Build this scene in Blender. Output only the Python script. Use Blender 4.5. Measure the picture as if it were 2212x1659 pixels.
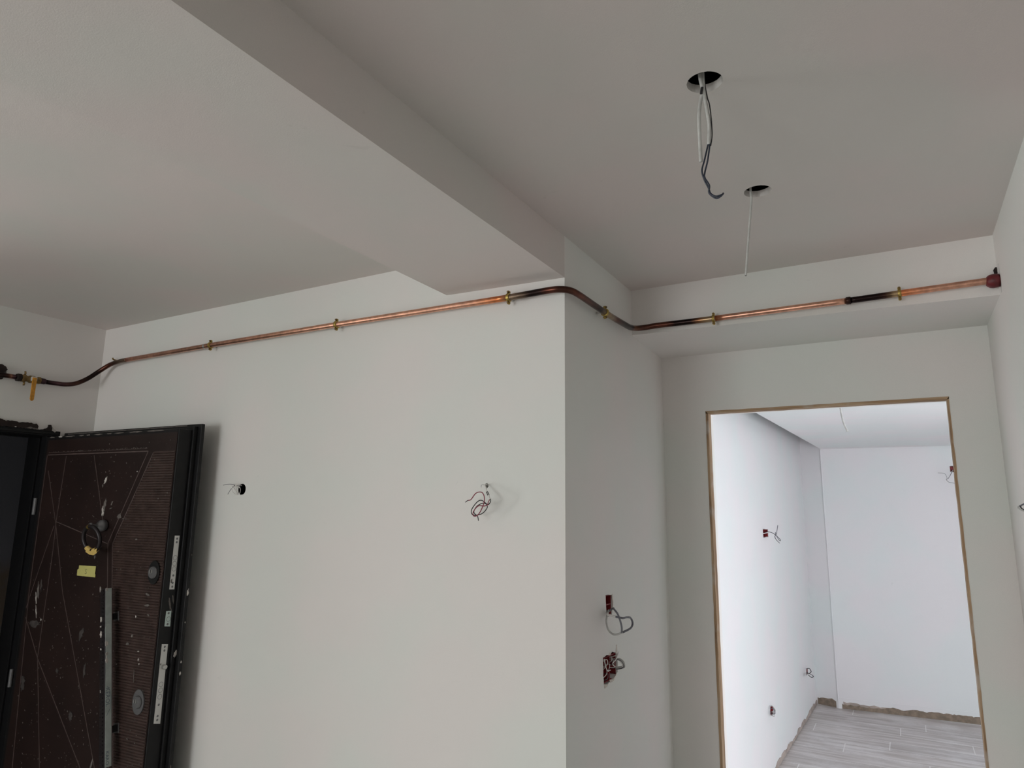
import bpy, bmesh, math, random
from mathutils import Vector, Matrix
random.seed(7)
for o in list(bpy.data.objects): bpy.data.objects.remove(o)
SC = bpy.context.scene
COL = SC.collection
# ------------------------------------------------------------------ camera
cd = bpy.data.cameras.new('camera'); cam = bpy.data.objects.new('camera', cd); COL.objects.link(cam)
cd.sensor_fit = 'HORIZONTAL'; cd.sensor_width = 36.0; cd.lens = 1467.39 / 2212 * 36; cd.clip_start = 0.02
rt, up, fw = (0.8707201, 0.49164972, 0.01127178), (0.08129274, -0.1665003, 0.98268466), (-0.4850134, 0.85472697, 0.18494271)
cam.matrix_world = Matrix(((rt[0], up[0], -fw[0], 0), (rt[1], up[1], -fw[1], 0), (rt[2], up[2], -fw[2], 1.72), (0, 0, 0, 1)))
SC.camera = cam
# ------------------------------------------------------------------ world, lights, exposure
W = bpy.data.worlds.new('world'); SC.world = W; W.use_nodes = True
W.node_tree.nodes['Background'].inputs[0].default_value = (0.75, 0.86, 1.0, 1)
W.node_tree.nodes['Background'].inputs[1].default_value = 0.6
SC.view_settings.view_transform = 'Standard'; SC.view_settings.look = 'None'
SC.view_settings.exposure = 0.0; SC.view_settings.gamma = 1.0; SC.view_settings.use_curve_mapping = False
SC.cycles.diffuse_bounces = 8; SC.cycles.max_bounces = 12
def area(name, loc, rot, sx, sy, power, color):
    l = bpy.data.lights.new(name, 'AREA'); l.shape = 'RECTANGLE'; l.size = sx; l.size_y = sy; l.energy = power; l.color = color
    o = bpy.data.objects.new(name, l); o.location = loc; o.rotation_euler = rot; COL.objects.link(o); return o
R90 = math.pi / 2
# daylight in the openings, plus added fills: area light local -Z is the beam
area('daylight_window', (-6.32, -1.45, 1.1), (0, -R90 + .42, 0), 2.1, 1.9, 148, (0.98, 1.0, 0.985))     # tall balcony windows far left, shines to +x
area('rear_fill', (-2.35, -4.9, 1.25), (R90 - .34, 0, 0), 1.9, 1.9, 92, (0.98, 1.0, 0.985))       # added fill that lightens the left part, shines to +y
area('daylight_far_room', (2.66, 3.12, .85), (0, R90 + .05, 0), 1.6, .36, 76, (0.925, 0.95, 1.0))           # shines to -x

area('stairwell_fill', (-4.0, 1.25, 2.58), (0, 0, 0), .5, .5, 48, (0.95, 0.96, 1.0))  # added fill to lift the dark stairwell, no known source
# ------------------------------------------------------------------ geometry constants
XW = -6.2
XL, X0, XR, XB = -3.281, -0.841, 0.3064, -1.2783
YA, YC, YD, YR = 1.8, 2.4025, 2.7686, -4.8
H, SLAB = 2.5611, 2.72

# ------------------------------------------------------------------ materials
MATS = {}
def mat(name, col, rough=0.6, metal=0.0, bump=0.0, bscale=200, var=0.0, vscale=8, spec=0.5, attr=None):
    m = bpy.data.materials.new(name); m.use_nodes = True; nt = m.node_tree; n = nt.nodes; L = nt.links
    b = n['Principled BSDF']; b.inputs['Base Color'].default_value = (*col, 1); b.inputs['Roughness'].default_value = rough
    b.inputs['Metallic'].default_value = metal; b.inputs['Specular IOR Level'].default_value = spec
    tc = n.new('ShaderNodeTexCoord')
    src = None
    if attr:
        a = n.new('ShaderNodeAttribute'); a.attribute_name = attr; src = a.outputs['Color']
    if var > 0:
        nz = n.new('ShaderNodeTexNoise'); nz.inputs['Scale'].default_value = vscale; nz.inputs['Detail'].default_value = 5
        L.new(tc.outputs['Object'], nz.inputs['Vector'])
        mp = n.new('ShaderNodeMapRange'); mp.inputs['From Min'].default_value = 0.3; mp.inputs['From Max'].default_value = 0.7
        mp.inputs['To Min'].default_value = 1 - var; mp.inputs['To Max'].default_value = 1 + var; L.new(nz.outputs['Fac'], mp.inputs['Value'])
        mx = n.new('ShaderNodeVectorMath'); mx.operation = 'SCALE'
        if src: L.new(src, mx.inputs[0])
        else: mx.inputs[0].default_value = col
        L.new(mp.outputs[0], mx.inputs['Scale']); src = mx.outputs[0]
    if src: L.new(src, b.inputs['Base Color'])
    if bump > 0:
        nb = n.new('ShaderNodeTexNoise'); nb.inputs['Scale'].default_value = bscale; nb.inputs['Detail'].default_value = 3
        L.new(tc.outputs['Object'], nb.inputs['Vector'])
        bp = n.new('ShaderNodeBump'); bp.inputs['Strength'].default_value = bump; bp.inputs['Distance'].default_value = 0.002
        L.new(nb.outputs['Fac'], bp.inputs['Height']); L.new(bp.outputs[0], b.inputs['Normal'])
    MATS[name] = m; return m

def paint(name, col):
    """roller-painted plaster: fine stipple, slow waviness of the trowelled ground, faint blotches of the coat"""
    m = mat(name, col, rough=0.62, spec=0.3); nt = m.node_tree; n = nt.nodes; L = nt.links; b = n['Principled BSDF']
    g = n.new('ShaderNodeNewGeometry')
    def noise(s, d=2):
        z = n.new('ShaderNodeTexNoise'); z.inputs['Scale'].default_value = s; z.inputs['Detail'].default_value = d
        L.new(g.outputs['Position'], z.inputs['Vector']); return z.outputs['Fac']
    b1 = n.new('ShaderNodeBump'); b1.inputs['Strength'].default_value = 0.35; b1.inputs['Distance'].default_value = 0.02; L.new(noise(1.6, 3), b1.inputs['Height'])
    b2 = n.new('ShaderNodeBump'); b2.inputs['Strength'].default_value = 0.25; b2.inputs['Distance'].default_value = 0.0008; L.new(noise(420, 2), b2.inputs['Height'])
    L.new(b1.outputs[0], b2.inputs['Normal']); L.new(b2.outputs[0], b.inputs['Normal'])
    mix = n.new('ShaderNodeMix'); mix.data_type = 'RGBA'
    mix.inputs['A'].default_value = (col[0] * 1.02, col[1] * 0.985, col[2] * 0.985, 1); mix.inputs['B'].default_value = (col[0] * 0.975, col[1], col[2] * 0.985, 1)
    rp = n.new('ShaderNodeMapRange'); rp.inputs['From Min'].default_value = 0.4; rp.inputs['From Max'].default_value = 0.6
    L.new(noise(2.3, 4), rp.inputs['Value']); L.new(rp.outputs[0], mix.inputs['Factor'])
    # small scuffs
    v = n.new('ShaderNodeTexNoise'); v.inputs['Scale'].default_value = 14; v.inputs['Detail'].default_value = 6; v.inputs['Distortion'].default_value = 1.5
    L.new(g.outputs['Position'], v.inputs['Vector'])
    r2 = n.new('ShaderNodeMapRange'); r2.inputs['From Min'].default_value = 0.72; r2.inputs['From Max'].default_value = 0.80; r2.inputs['To Max'].default_value = 0.25
    L.new(v.outputs['Fac'], r2.inputs['Value'])
    mix2 = n.new('ShaderNodeMix'); mix2.data_type = 'RGBA'; mix2.inputs['B'].default_value = (col[0] * .7, col[1] * .7, col[2] * .68, 1)
    L.new(mix.outputs['Result'], mix2.inputs['A']); L.new(r2.outputs[0], mix2.inputs['Factor'])
    # a trace of grain
    wn = noise(900, 1); r3 = n.new('ShaderNodeMapRange'); r3.inputs['To Min'].default_value = 0.95; r3.inputs['To Max'].default_value = 1.05
    L.new(wn, r3.inputs['Value']); sc = n.new('ShaderNodeVectorMath'); sc.operation = 'SCALE'
    L.new(mix2.outputs['Result'], sc.inputs[0]); L.new(r3.outputs[0], sc.inputs['Scale']); L.new(sc.outputs[0], b.inputs['Base Color'])
    return m
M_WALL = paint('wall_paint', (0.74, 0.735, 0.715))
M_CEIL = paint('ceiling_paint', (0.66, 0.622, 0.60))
M_FAR = paint('far_room_paint', (0.76, 0.77, 0.78))
M_SUB = mat('gypsum_edge', (0.55, 0.53, 0.5), 0.9, bump=.4)
M_DARK = mat('cavity_dark', (0.05, 0.05, 0.05), 0.95)
M_FLOORIN = mat('screed', (0.45, 0.44, 0.425), 0.9, var=.2)
M_BOUNCE = mat('bounce_wall_grey', (0.60, 0.59, 0.57), 0.95, bump=.5, var=.15)  # grey tuned to steer light bounced off the unseen walls
M_RED = mat('junction_red', (0.20, 0.012, 0.015), 0.5, var=.3, vscale=40)
M_MORTAR = mat('exposed_mortar', (0.235, 0.185, 0.14), 0.95, bump=.6, bscale=60, var=.25, vscale=30)
M_MORTG = mat('smeared_mortar', (0.40, 0.34, 0.30), 0.95, bump=.6, bscale=60, var=.3, vscale=9)
M_CHIP = mat('broken_plaster', (0.62, 0.57, 0.52), 0.9, bump=.6, bscale=90, var=.2, vscale=60)
M_WHITEW = mat('white_wire', (0.72, 0.70, 0.68), 0.45)
M_GREYW = mat('grey_cable', (0.13, 0.13, 0.15), 0.5, var=.35, vscale=60)
M_PALEW = mat('pale_cable', (0.50, 0.50, 0.48), 0.5, var=.15, vscale=60)
M_BLACKW = mat('black_wire', (0.012, 0.011, 0.013), 0.45)
M_BLUEW = mat('dark_blue_wire', (0.018, 0.024, 0.042), 0.4)
M_REDW = mat('red_wire', (0.23, 0.02, 0.045), 0.45)
M_BRASS = mat('brass', (0.42, 0.30, 0.085), 0.35, 0.85, var=.25, vscale=60)
M_BRASSD = mat('tarnished_brass', (0.24, 0.155, 0.06), 0.5, 0.7, var=.35, vscale=60)
M_STEEL = mat('zinc_steel', (0.5, 0.5, 0.48), 0.35, 0.85)
M_YEL = mat('yellow_lever', (0.55, 0.24, 0.015), 0.5, var=.3, vscale=70)
M_FOAM = mat('dark_foam', (0.02, 0.012, 0.01), 0.95, bump=.8, bscale=60, var=.3, vscale=40)
M_PIPE = mat('copper_heat_stained', (0.7, 0.3, 0.2), 0.3, 0.92, var=.22, vscale=55, attr='Col')
M_PIPEO = mat('oxidised_copper', (0.1, 0.04, 0.03), 0.46, 0.7, var=.35, vscale=60, attr='Col')
M_DBLACK = mat('door_black_steel', (0.006, 0.006, 0.0065), 0.5, spec=.3, var=.3, vscale=25)
M_DBROWN = mat('door_brown_laminate', (0.017, 0.0085, 0.0072), 0.45, spec=.32, var=.28, vscale=5)
M_DRIB = mat('door_ribbed_brown', (0.050, 0.031, 0.027), 0.36, var=.3, vscale=22)
M_DLINE = mat('door_groove_highlight', (0.085, 0.06, 0.055), 0.5, var=.3, vscale=30)  # lighter brown paints the highlights on the groove edges
M_FRAME = mat('frame_black_steel', (0.005, 0.005, 0.006), 0.55, spec=.25, var=.3, vscale=25)
M_PLATE = mat('brushed_plate', (0.62, 0.62, 0.60), 0.42, 0.35)
M_PLATE2 = mat('pale_green_plate', (0.50, 0.60, 0.57), 0.42, 0.3)
M_SMEAR = mat('plaster_smear', (0.46, 0.43, 0.40), 0.9, var=.35, vscale=50)
M_SMEARD = mat('thin_plaster_smear', (0.13, 0.115, 0.105), 0.9, var=.4, vscale=40)
M_HAZE = mat('plaster_haze', (0.045, 0.037, 0.034), 0.8, var=.4, vscale=50)
M_KNOB = mat('gun_metal', (0.17, 0.17, 0.175), 0.36, 0.5)
M_RING = mat('bronzed_ring', (0.035, 0.03, 0.032), 0.35, 0.6)
M_TAPE = mat('masking_tape', (0.62, 0.44, 0.13), 0.6, var=.12, vscale=70)
M_NOTE = mat('yellow_paper', (0.52, 0.49, 0.16), 0.7, var=.06, vscale=30)
M_PENCIL = mat('pencil', (0.2, 0.19, 0.08), 0.8)
M_FILM = mat('protective_film', (0.40, 0.45, 0.43), 0.4, var=.15, vscale=40)
M_INK = mat('film_print', (0.10, 0.13, 0.16), 0.6)
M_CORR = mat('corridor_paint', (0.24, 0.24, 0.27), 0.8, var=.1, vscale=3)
def wood(name):
    m = mat(name, (0.42, 0.29, 0.18), 0.75); nt = m.node_tree; n = nt.nodes; L = nt.links; b = n['Principled BSDF']
    tc = n.new('ShaderNodeTexCoord'); mp = n.new('ShaderNodeMapping'); L.new(tc.outputs['Object'], mp.inputs['Vector'])
    mp.inputs['Scale'].default_value = (60, 60, 3)
    nz = n.new('ShaderNodeTexNoise'); nz.inputs['Scale'].default_value = 1.0; nz.inputs['Detail'].default_value = 6; nz.inputs['Distortion'].default_value = .6
    L.new(mp.outputs[0], nz.inputs['Vector'])
    cr = n.new('ShaderNodeValToRGB'); L.new(nz.outputs['Fac'], cr.inputs[0])
    e = cr.color_ramp.elements; e[0].position = .3; e[0].color = (0.13, 0.075, 0.04, 1); e[1].position = .62; e[1].color = (0.46, 0.33, 0.21, 1)
    x = cr.color_ramp.elements.new(.45); x.color = (0.36, 0.23, 0.13, 1)
    # paint drips over the raw board
    n2 = n.new('ShaderNodeTexNoise'); n2.inputs['Scale'].default_value = 9; n2.inputs['Detail'].default_value = 5; L.new(tc.outputs['Object'], n2.inputs['Vector'])
    r = n.new('ShaderNodeMapRange'); r.inputs['From Min'].default_value = .55; r.inputs['From Max'].default_value = .66; r.inputs['To Max'].default_value = .55; L.new(n2.outputs['Fac'], r.inputs['Value'])
    mx = n.new('ShaderNodeMix'); mx.data_type = 'RGBA'; mx.inputs['B'].default_value = (.5, .46, .42, 1); L.new(cr.outputs[0], mx.inputs['A']); L.new(r.outputs[0], mx.inputs['Factor'])
    L.new(mx.outputs['Result'], b.inputs['Base Color']); return m
M_WOOD = wood('raw_softwood')
M_WOODH = wood('raw_softwood_across')
for nd in M_WOODH.node_tree.nodes:
    if nd.type == 'MAPPING': nd.inputs['Scale'].default_value = (3, 60, 60)
def tile_mat():
    m = mat('dusty_wood_look_tile', (0.3, 0.28, 0.26), 0.38); nt = m.node_tree; n = nt.nodes; L = nt.links; b = n['Principled BSDF']
    g = n.new('ShaderNodeNewGeometry'); mp = n.new('ShaderNodeMapping'); L.new(g.outputs['Position'], mp.inputs['Vector']); mp.inputs['Scale'].default_value = (1.6, 14, 1)
    nz = n.new('ShaderNodeTexNoise'); nz.inputs['Scale'].default_value = 1.5; nz.inputs['Detail'].default_value = 6; L.new(mp.outputs[0], nz.inputs['Vector'])
    cr = n.new('ShaderNodeValToRGB'); L.new(nz.outputs['Fac'], cr.inputs[0]); e = cr.color_ramp.elements
    e[0].position = .36; e[0].color = (.42, .375, .355, 1); e[1].position = .66; e[1].color = (.66, .625, .615, 1)
    oi = n.new('ShaderNodeObjectInfo'); r = n.new('ShaderNodeMapRange'); r.inputs['To Min'].default_value = .92; r.inputs['To Max'].default_value = 1.08; L.new(oi.outputs['Random'], r.inputs['Value'])
    sc = n.new('ShaderNodeVectorMath'); sc.operation = 'SCALE'; L.new(cr.outputs[0], sc.inputs[0]); L.new(r.outputs[0], sc.inputs['Scale'])
    # dust
    n2 = n.new('ShaderNodeTexNoise'); n2.inputs['Scale'].default_value = 2.2; n2.inputs['Detail'].default_value = 8; n2.inputs['Roughness'].default_value = .7; L.new(g.outputs['Position'], n2.inputs['Vector'])
    r2 = n.new('ShaderNodeMapRange'); r2.inputs['From Min'].default_value = .5; r2.inputs['From Max'].default_value = .7; r2.inputs['To Max'].default_value = .5; L.new(n2.outputs['Fac'], r2.inputs['Value'])
    mx = n.new('ShaderNodeMix'); mx.data_type = 'RGBA'; mx.inputs['B'].default_value = (.82, .81, .82, 1); L.new(sc.outputs[0], mx.inputs['A']); L.new(r2.outputs[0], mx.inputs['Factor'])
    L.new(mx.outputs['Result'], b.inputs['Base Color']); return m
M_TILE = tile_mat()
M_GROUT = mat('grout', (0.86, 0.84, 0.83), 0.9)
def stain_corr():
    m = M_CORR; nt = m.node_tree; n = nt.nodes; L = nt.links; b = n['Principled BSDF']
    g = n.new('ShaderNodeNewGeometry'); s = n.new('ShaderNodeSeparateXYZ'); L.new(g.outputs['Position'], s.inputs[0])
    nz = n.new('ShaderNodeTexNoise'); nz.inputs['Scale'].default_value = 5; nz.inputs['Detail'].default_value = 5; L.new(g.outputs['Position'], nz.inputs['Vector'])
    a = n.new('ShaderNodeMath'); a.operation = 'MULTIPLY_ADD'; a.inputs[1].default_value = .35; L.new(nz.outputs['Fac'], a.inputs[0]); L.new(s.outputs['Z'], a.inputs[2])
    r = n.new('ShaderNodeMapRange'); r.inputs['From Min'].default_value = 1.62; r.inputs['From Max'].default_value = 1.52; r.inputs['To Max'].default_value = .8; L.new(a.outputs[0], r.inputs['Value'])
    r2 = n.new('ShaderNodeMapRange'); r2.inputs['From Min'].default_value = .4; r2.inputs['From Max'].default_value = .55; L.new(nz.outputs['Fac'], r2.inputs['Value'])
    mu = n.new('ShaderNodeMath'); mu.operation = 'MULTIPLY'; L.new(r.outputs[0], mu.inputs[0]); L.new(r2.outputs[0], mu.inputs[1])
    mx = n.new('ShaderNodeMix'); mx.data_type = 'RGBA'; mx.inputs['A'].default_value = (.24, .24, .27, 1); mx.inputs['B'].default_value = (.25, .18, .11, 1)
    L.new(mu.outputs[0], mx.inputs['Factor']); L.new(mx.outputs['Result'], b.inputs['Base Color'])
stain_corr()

# ------------------------------------------------------------------ mesh helpers
def link(name, me, m, parent=None, loc=None, rot=None, smooth=False):
    o = bpy.data.objects.new(name, me); COL.objects.link(o)
    if m: me.materials.append(m)
    if parent: o.parent = parent
    if loc: o.location = loc
    if rot: o.rotation_euler = rot
    if smooth:
        for p in me.polygons: p.use_smooth = True
    return o
def mesh(name, V, F, m, parent=None, smooth=False, loc=None, rot=None, bevel=0, fix=True):
    me = bpy.data.meshes.new(name); me.from_pydata([tuple(v) for v in V], [], F); me.update()
    if fix:
        bm = bmesh.new(); bm.from_mesh(me); bmesh.ops.recalc_face_normals(bm, faces=bm.faces[:])
        if bevel: bmesh.ops.bevel(bm, geom=bm.edges[:], offset=bevel, segments=2, affect='EDGES', profile=.5)
        bm.to_mesh(me); bm.free()
    return link(name, me, m, parent, loc, rot, smooth)
def boxvf(a, b):
    x0, y0, z0 = a; x1, y1, z1 = b
    V = [(x0, y0, z0), (x1, y0, z0), (x1, y1, z0), (x0, y1, z0), (x0, y0, z1), (x1, y0, z1), (x1, y1, z1), (x0, y1, z1)]
    return V, [(0, 3, 2, 1), (4, 5, 6, 7), (0, 1, 5, 4), (1, 2, 6, 5), (2, 3, 7, 6), (3, 0, 4, 7)]
def box(name, a, b, m, parent=None, bevel=0, loc=None, rot=None):
    V, F = boxvf(a, b); return mesh(name, V, F, m, parent, bevel=bevel, loc=loc, rot=rot)
def merge(parts):
    V, F = [], []
    for v, f in parts:
        k = len(V); V += list(v); F += [tuple(i + k for i in q) for q in f]
    return V, F
def boxes(name, L, m, parent=None):
    V, F = merge([boxvf(*q) for q in L]); return mesh(name, V, F, m, parent)
def prism(poly, d0, d1, tr):
    """poly in (u,v); extruded d0..d1; tr(u,v,d)->xyz"""
    n = len(poly); V = [tr(u, v, d0) for u, v in poly] + [tr(u, v, d1) for u, v in poly]
    F = [tuple(range(n)), tuple(range(2 * n - 1, n - 1, -1))] + [(i, (i + 1) % n, n + (i + 1) % n, n + i) for i in range(n)]
    return V, F
def plate(u0, u1, v0, v1, holes, tr, depth, thick, through=False):
    """flat slab with holes. holes: list of polygons (star-shaped about their centroid). face at d=0, thick into +d"""
    V, F = [], []
    def add(p): V.append(tr(*p)); return len(V) - 1
    def quad(a, b, c, d_, dep): F.append(tuple(add((x, y, dep)) for x, y in (a, b, c, d_)))
    def bb(h): return min(p[0] for p in h), max(p[0] for p in h), min(p[1] for p in h), max(p[1] for p in h)
    def fill(a0, a1, b0, b1, hs, dep):
        if a1 - a0 < 1e-6 or b1 - b0 < 1e-6: return
        if not hs: quad((a0, b0), (a1, b0), (a1, b1), (a0, b1), dep); return
        if len(hs) == 1:
            h = hs[0]; p0, p1, q0, q1 = bb(h); mg = .02
            p0 = max(a0, p0 - mg); p1 = min(a1, p1 + mg); q0 = max(b0, q0 - mg); q1 = min(b1, q1 + mg)
            fill(a0, p0, b0, b1, [], dep); fill(p1, a1, b0, b1, [], dep); fill(p0, p1, b0, q0, [], dep); fill(p0, p1, q1, b1, [], dep)
            cx = sum(p[0] for p in h) / len(h); cy = sum(p[1] for p in h) / len(h)
            pts = sorted(h, key=lambda p: math.atan2(p[1] - cy, p[0] - cx))
            cor = [(p1, q1), (p0, q1), (p0, q0), (p1, q0)]
            def out(p):
                dx, dy = p[0] - cx, p[1] - cy; t = 1e9
                if dx > 1e-9: t = min(t, (p1 - cx) / dx)
                if dx < -1e-9: t = min(t, (p0 - cx) / dx)
                if dy > 1e-9: t = min(t, (q1 - cy) / dy)
                if dy < -1e-9: t = min(t, (q0 - cy) / dy)
                return (cx + dx * t, cy + dy * t)
            for i in range(len(pts)):
                A, B = pts[i], pts[(i + 1) % len(pts)]
                ta = math.atan2(A[1] - cy, A[0] - cx); tb = math.atan2(B[1] - cy, B[0] - cx)
                if tb <= ta: tb += 2 * math.pi
                mid = []
                for c in cor:
                    tcn = math.atan2(c[1] - cy, c[0] - cx)
                    for k in (0, 2 * math.pi):
                        if ta < tcn + k < tb: mid.append((tcn + k, c))
                mid = [c for _, c in sorted(mid)]
                F.append(tuple(add((x, y, dep)) for x, y in [A, out(A)] + mid + [out(B), B]))
            return
        hs2 = sorted(hs, key=lambda h: bb(h)[0])
        for ax in (0, 1):
            hs2 = sorted(hs, key=lambda h: bb(h)[2 * ax])
            for k in range(1, len(hs2)):
                hi = max(bb(h)[2 * ax + 1] for h in hs2[:k]); lo = bb(hs2[k])[2 * ax]
                if hi < lo:
                    c = (hi + lo) / 2
                    if ax == 0: fill(a0, c, b0, b1, hs2[:k], dep); fill(c, a1, b0, b1, hs2[k:], dep)
                    else: fill(a0, a1, b0, c, hs2[:k], dep); fill(a0, a1, c, b1, hs2[k:], dep)
                    return
    fill(u0, u1, v0, v1, holes, 0)
    fill(u0, u1, v0, v1, holes if through else [], thick)
    cs = [(u0, v0), (u1, v0), (u1, v1), (u0, v1)]
    for i in range(4):
        a, b = cs[i], cs[(i + 1) % 4]; F.append((add((*a, 0)), add((*b, 0)), add((*b, thick)), add((*a, thick))))
    d = thick if through else depth
    for h in holes:
        for i in range(len(h)):
            a, b = h[i], h[(i + 1) % len(h)]; F.append((add((*a, 0)), add((*a, d)), add((*b, d)), add((*b, 0))))
        if not through: F.append(tuple(add((*p, d)) for p in h))
    return V, F
def circ(cx, cy, r, n=40, ry=None, jit=0, seed=0):
    rr = random.Random(seed); ry = ry or r
    return [(cx + r * (1 + jit * (rr.random() - .5)) * math.cos(2 * math.pi * i / n), cy + ry * (1 + jit * (rr.random() - .5)) * math.sin(2 * math.pi * i / n)) for i in range(n)]
def rag(poly, step=.006, jit=.0015, seed=1):
    rr = random.Random(seed); out = []
    for i in range(len(poly)):
        a, b = poly[i], poly[(i + 1) % len(poly)]; L = math.hypot(b[0] - a[0], b[1] - a[1]); k = max(1, int(L / step))
        for j in range(k): t = j / k; out.append((a[0] + (b[0] - a[0]) * t + jit * (rr.random() * 2 - 1), a[1] + (b[1] - a[1]) * t + jit * (rr.random() * 2 - 1)))
    return out
def cat(P, res=8, closed=False):
    P = [Vector(p) for p in P]
    if len(P) < 3: return P
    out = []
    for i in range(len(P) - 1):
        p0 = P[max(i - 1, 0)]; p1 = P[i]; p2 = P[i + 1]; p3 = P[min(i + 2, len(P) - 1)]
        for j in range(res):
            t = j / res
            out.append(.5 * ((2 * p1) + (p2 - p0) * t + (2 * p0 - 5 * p1 + 4 * p2 - p3) * t * t + (3 * p1 - p0 - 3 * p2 + p3) * t ** 3))
    out.append(P[-1]); return out
def tube_vf(P, r, n=10, cap=True):
    P = [Vector(p) for p in P]; T = []
    for i in range(len(P)):
        a = P[max(i - 1, 0)]; b = P[min(i + 1, len(P) - 1)]; T.append((b - a).normalized())
    ref = Vector((0, 0, 1)) if abs(T[0].z) < .9 else Vector((1, 0, 0))
    N = (ref - T[0] * ref.dot(T[0])).normalized(); V = []; F = []
    for i, p in enumerate(P):
        N = (N - T[i] * N.dot(T[i])).normalized(); B = T[i].cross(N); rad = r(i / max(1, len(P) - 1)) if callable(r) else r
        for k in range(n):
            a = 2 * math.pi * k / n; V.append(p + (N * math.cos(a) + B * math.sin(a)) * rad)
    for i in range(len(P) - 1):
        for k in range(n): F.append((i * n + k, i * n + (k + 1) % n, (i + 1) * n + (k + 1) % n, (i + 1) * n + k))
    if cap: F.append(tuple(range(n - 1, -1, -1))); F.append(tuple((len(P) - 1) * n + k for k in range(n)))
    return V, F
def tube(name, P, r, m, parent=None, res=8, n=8, smooth_path=True):
    Q = cat(P, res) if smooth_path else P
    V, F = tube_vf(Q, r, n); return mesh(name, V, F, m, parent, smooth=True, fix=False)
def lathe_vf(prof, n=20):
    """profile (r, x) around local X axis"""
    V = []; F = []
    for r, x in prof:
        for k in range(n): a = 2 * math.pi * k / n; V.append((x, r * math.cos(a), r * math.sin(a)))
    for i in range(len(prof) - 1):
        for k in range(n): F.append((i * n + k, (i + 1) * n + k, (i + 1) * n + (k + 1) % n, i * n + (k + 1) % n))
    F.append(tuple(range(n))); F.append(tuple((len(prof) - 1) * n + k for k in range(n - 1, -1, -1)))
    return V, F
def xf(vf, M): return [M @ Vector(v) for v in vf[0]], vf[1]
def tag(o, label, cat_=None, group=None, kind=None):
    o['label'] = label
    if cat_: o['category'] = cat_
    if group: o['group'] = group
    if kind: o['kind'] = kind
    return o
def struct(o, label): o['kind'] = 'structure'; o['label'] = label; return o
def empty(name, loc=(0, 0, 0), rz=0):
    o = bpy.data.objects.new(name, None); COL.objects.link(o); o.location = loc; o.rotation_euler = (0, 0, rz); o.empty_display_size = .05; return o
def blobpoly(cu, cv, ru, rv, ang, seed, n=16, jit=.5):
    rr = random.Random(seed); out = []
    for i in range(n):
        a = 2 * math.pi * i / n; k = 1 - jit * rr.random(); x, y = ru * k * math.cos(a), rv * k * math.sin(a)
        out.append((cu + x * math.cos(ang) - y * math.sin(ang), cv + x * math.sin(ang) + y * math.cos(ang)))
    return out

# ================================================================== THE ROOM
# back wall with the pipe (plane y = YA)
hA1 = circ(-2.2165, 1.794, 0.0215, 24, ry=.0215, jit=.10, seed=3)
hA2 = circ(-1.1074, 1.7984, 0.0075, 14, jit=.4, seed=4)
trA = lambda u, v, d: (u, YA + d, v)
V, F = plate(-3.42, -0.97, 0, SLAB, [hA1, hA2], trA, .045, .15)
wallA = struct(mesh('wall_back', V, F, M_WALL, fix=False), 'long pale grey painted wall carrying the copper pipe and two wire holes')
# return wall (plane x = X0) beyond the corner, faces +x
hB1 = rag([(2.0985, 1.463), (2.1544, 1.4595), (2.158, 1.4200), (2.152, 1.398), (2.105, 1.396), (2.103, 1.430)], .012, .0016, 5)
hB2 = rag([(2.0686, 1.2800), (2.100, 1.283), (2.128, 1.277), (2.150, 1.285), (2.1914, 1.2745), (2.194, 1.215), (2.145, 1.204), (2.110, 1.196), (2.0743, 1.2006)], .012, .002, 6)
trB = lambda u, v, d: (X0 - d, u, v)
V, F = plate(YA, YD + .12, 0, SLAB, [hB1, hB2], trB, .045, .129)
struct(mesh('wall_return', V, F, M_WALL, fix=False), 'narrow shaded return wall beside the corner with two red switch boxes')
# wall with the doorway, under the downstand
DX0, DX1, DZ = -0.6633, 0.1719, 2.1299
boxes_ = [((X0, YD, 0), (DX0, YD + .12, SLAB)), ((DX1, YD, 0), (XR, YD + .12, SLAB)), ((DX0, YD, DZ), (DX1, YD + .12, SLAB))]
struct(boxes('wall_doorway', boxes_, M_WALL), 'recessed grey wall around the open wood-edged doorway')
# downstand beam over it: slightly out of level as built
V = [(-0.841, YC, 2.3853), (XR, YC, 2.3722), (XR, YD, 2.3696), (-0.841, YD, 2.3678)]
V = V + [(x, y, SLAB) for x, y, z in V]
F = [(0, 3, 2, 1), (4, 5, 6, 7), (0, 1, 5, 4), (1, 2, 6, 5), (2, 3, 7, 6), (3, 0, 4, 7)]
struct(mesh('wall_downstand', V, F, M_WALL), 'shallow boxed beam above the doorway wall carrying the pipe')
# right wall
hR = circ(2.3665, 2.416, .014, 22, ry=.044, jit=.25, seed=9)
hR = [(min(u, 2.40), v) for u, v in hR]
trR = lambda u, v, d: (XR + d, u, v)
hR2 = circ(2.095, 1.738, .03, 18, jit=.2, seed=10)
V, F = plate(1.5, YD, 0, SLAB, [hR, hR2], trR, .05, .12)
struct(mesh('wall_right', V, F, M_WALL, fix=False), 'painted side wall at the right edge where the pipe passes through')
# left wall with the entrance opening and a window opening
LY0, LY1, LZ = .66, 1.65, 2.052
hL = circ(1.372, 2.285, .036, 24, ry=.03, jit=.3, seed=11)
trL = lambda u, v, d: (XL - d, u, v)
pp = [plate(.45, LY0, 0, SLAB, [], trL, 0, .15), plate(LY0, LY1, LZ, SLAB, [hL], trL, .06, .15), plate(LY1, YA, 0, SLAB, [], trL, 0, .15)]
V, F = merge(pp)
struct(mesh('wall_left', V, F, M_WALL, fix=False), 'left wall with the entrance opening under the pipe valve')
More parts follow.
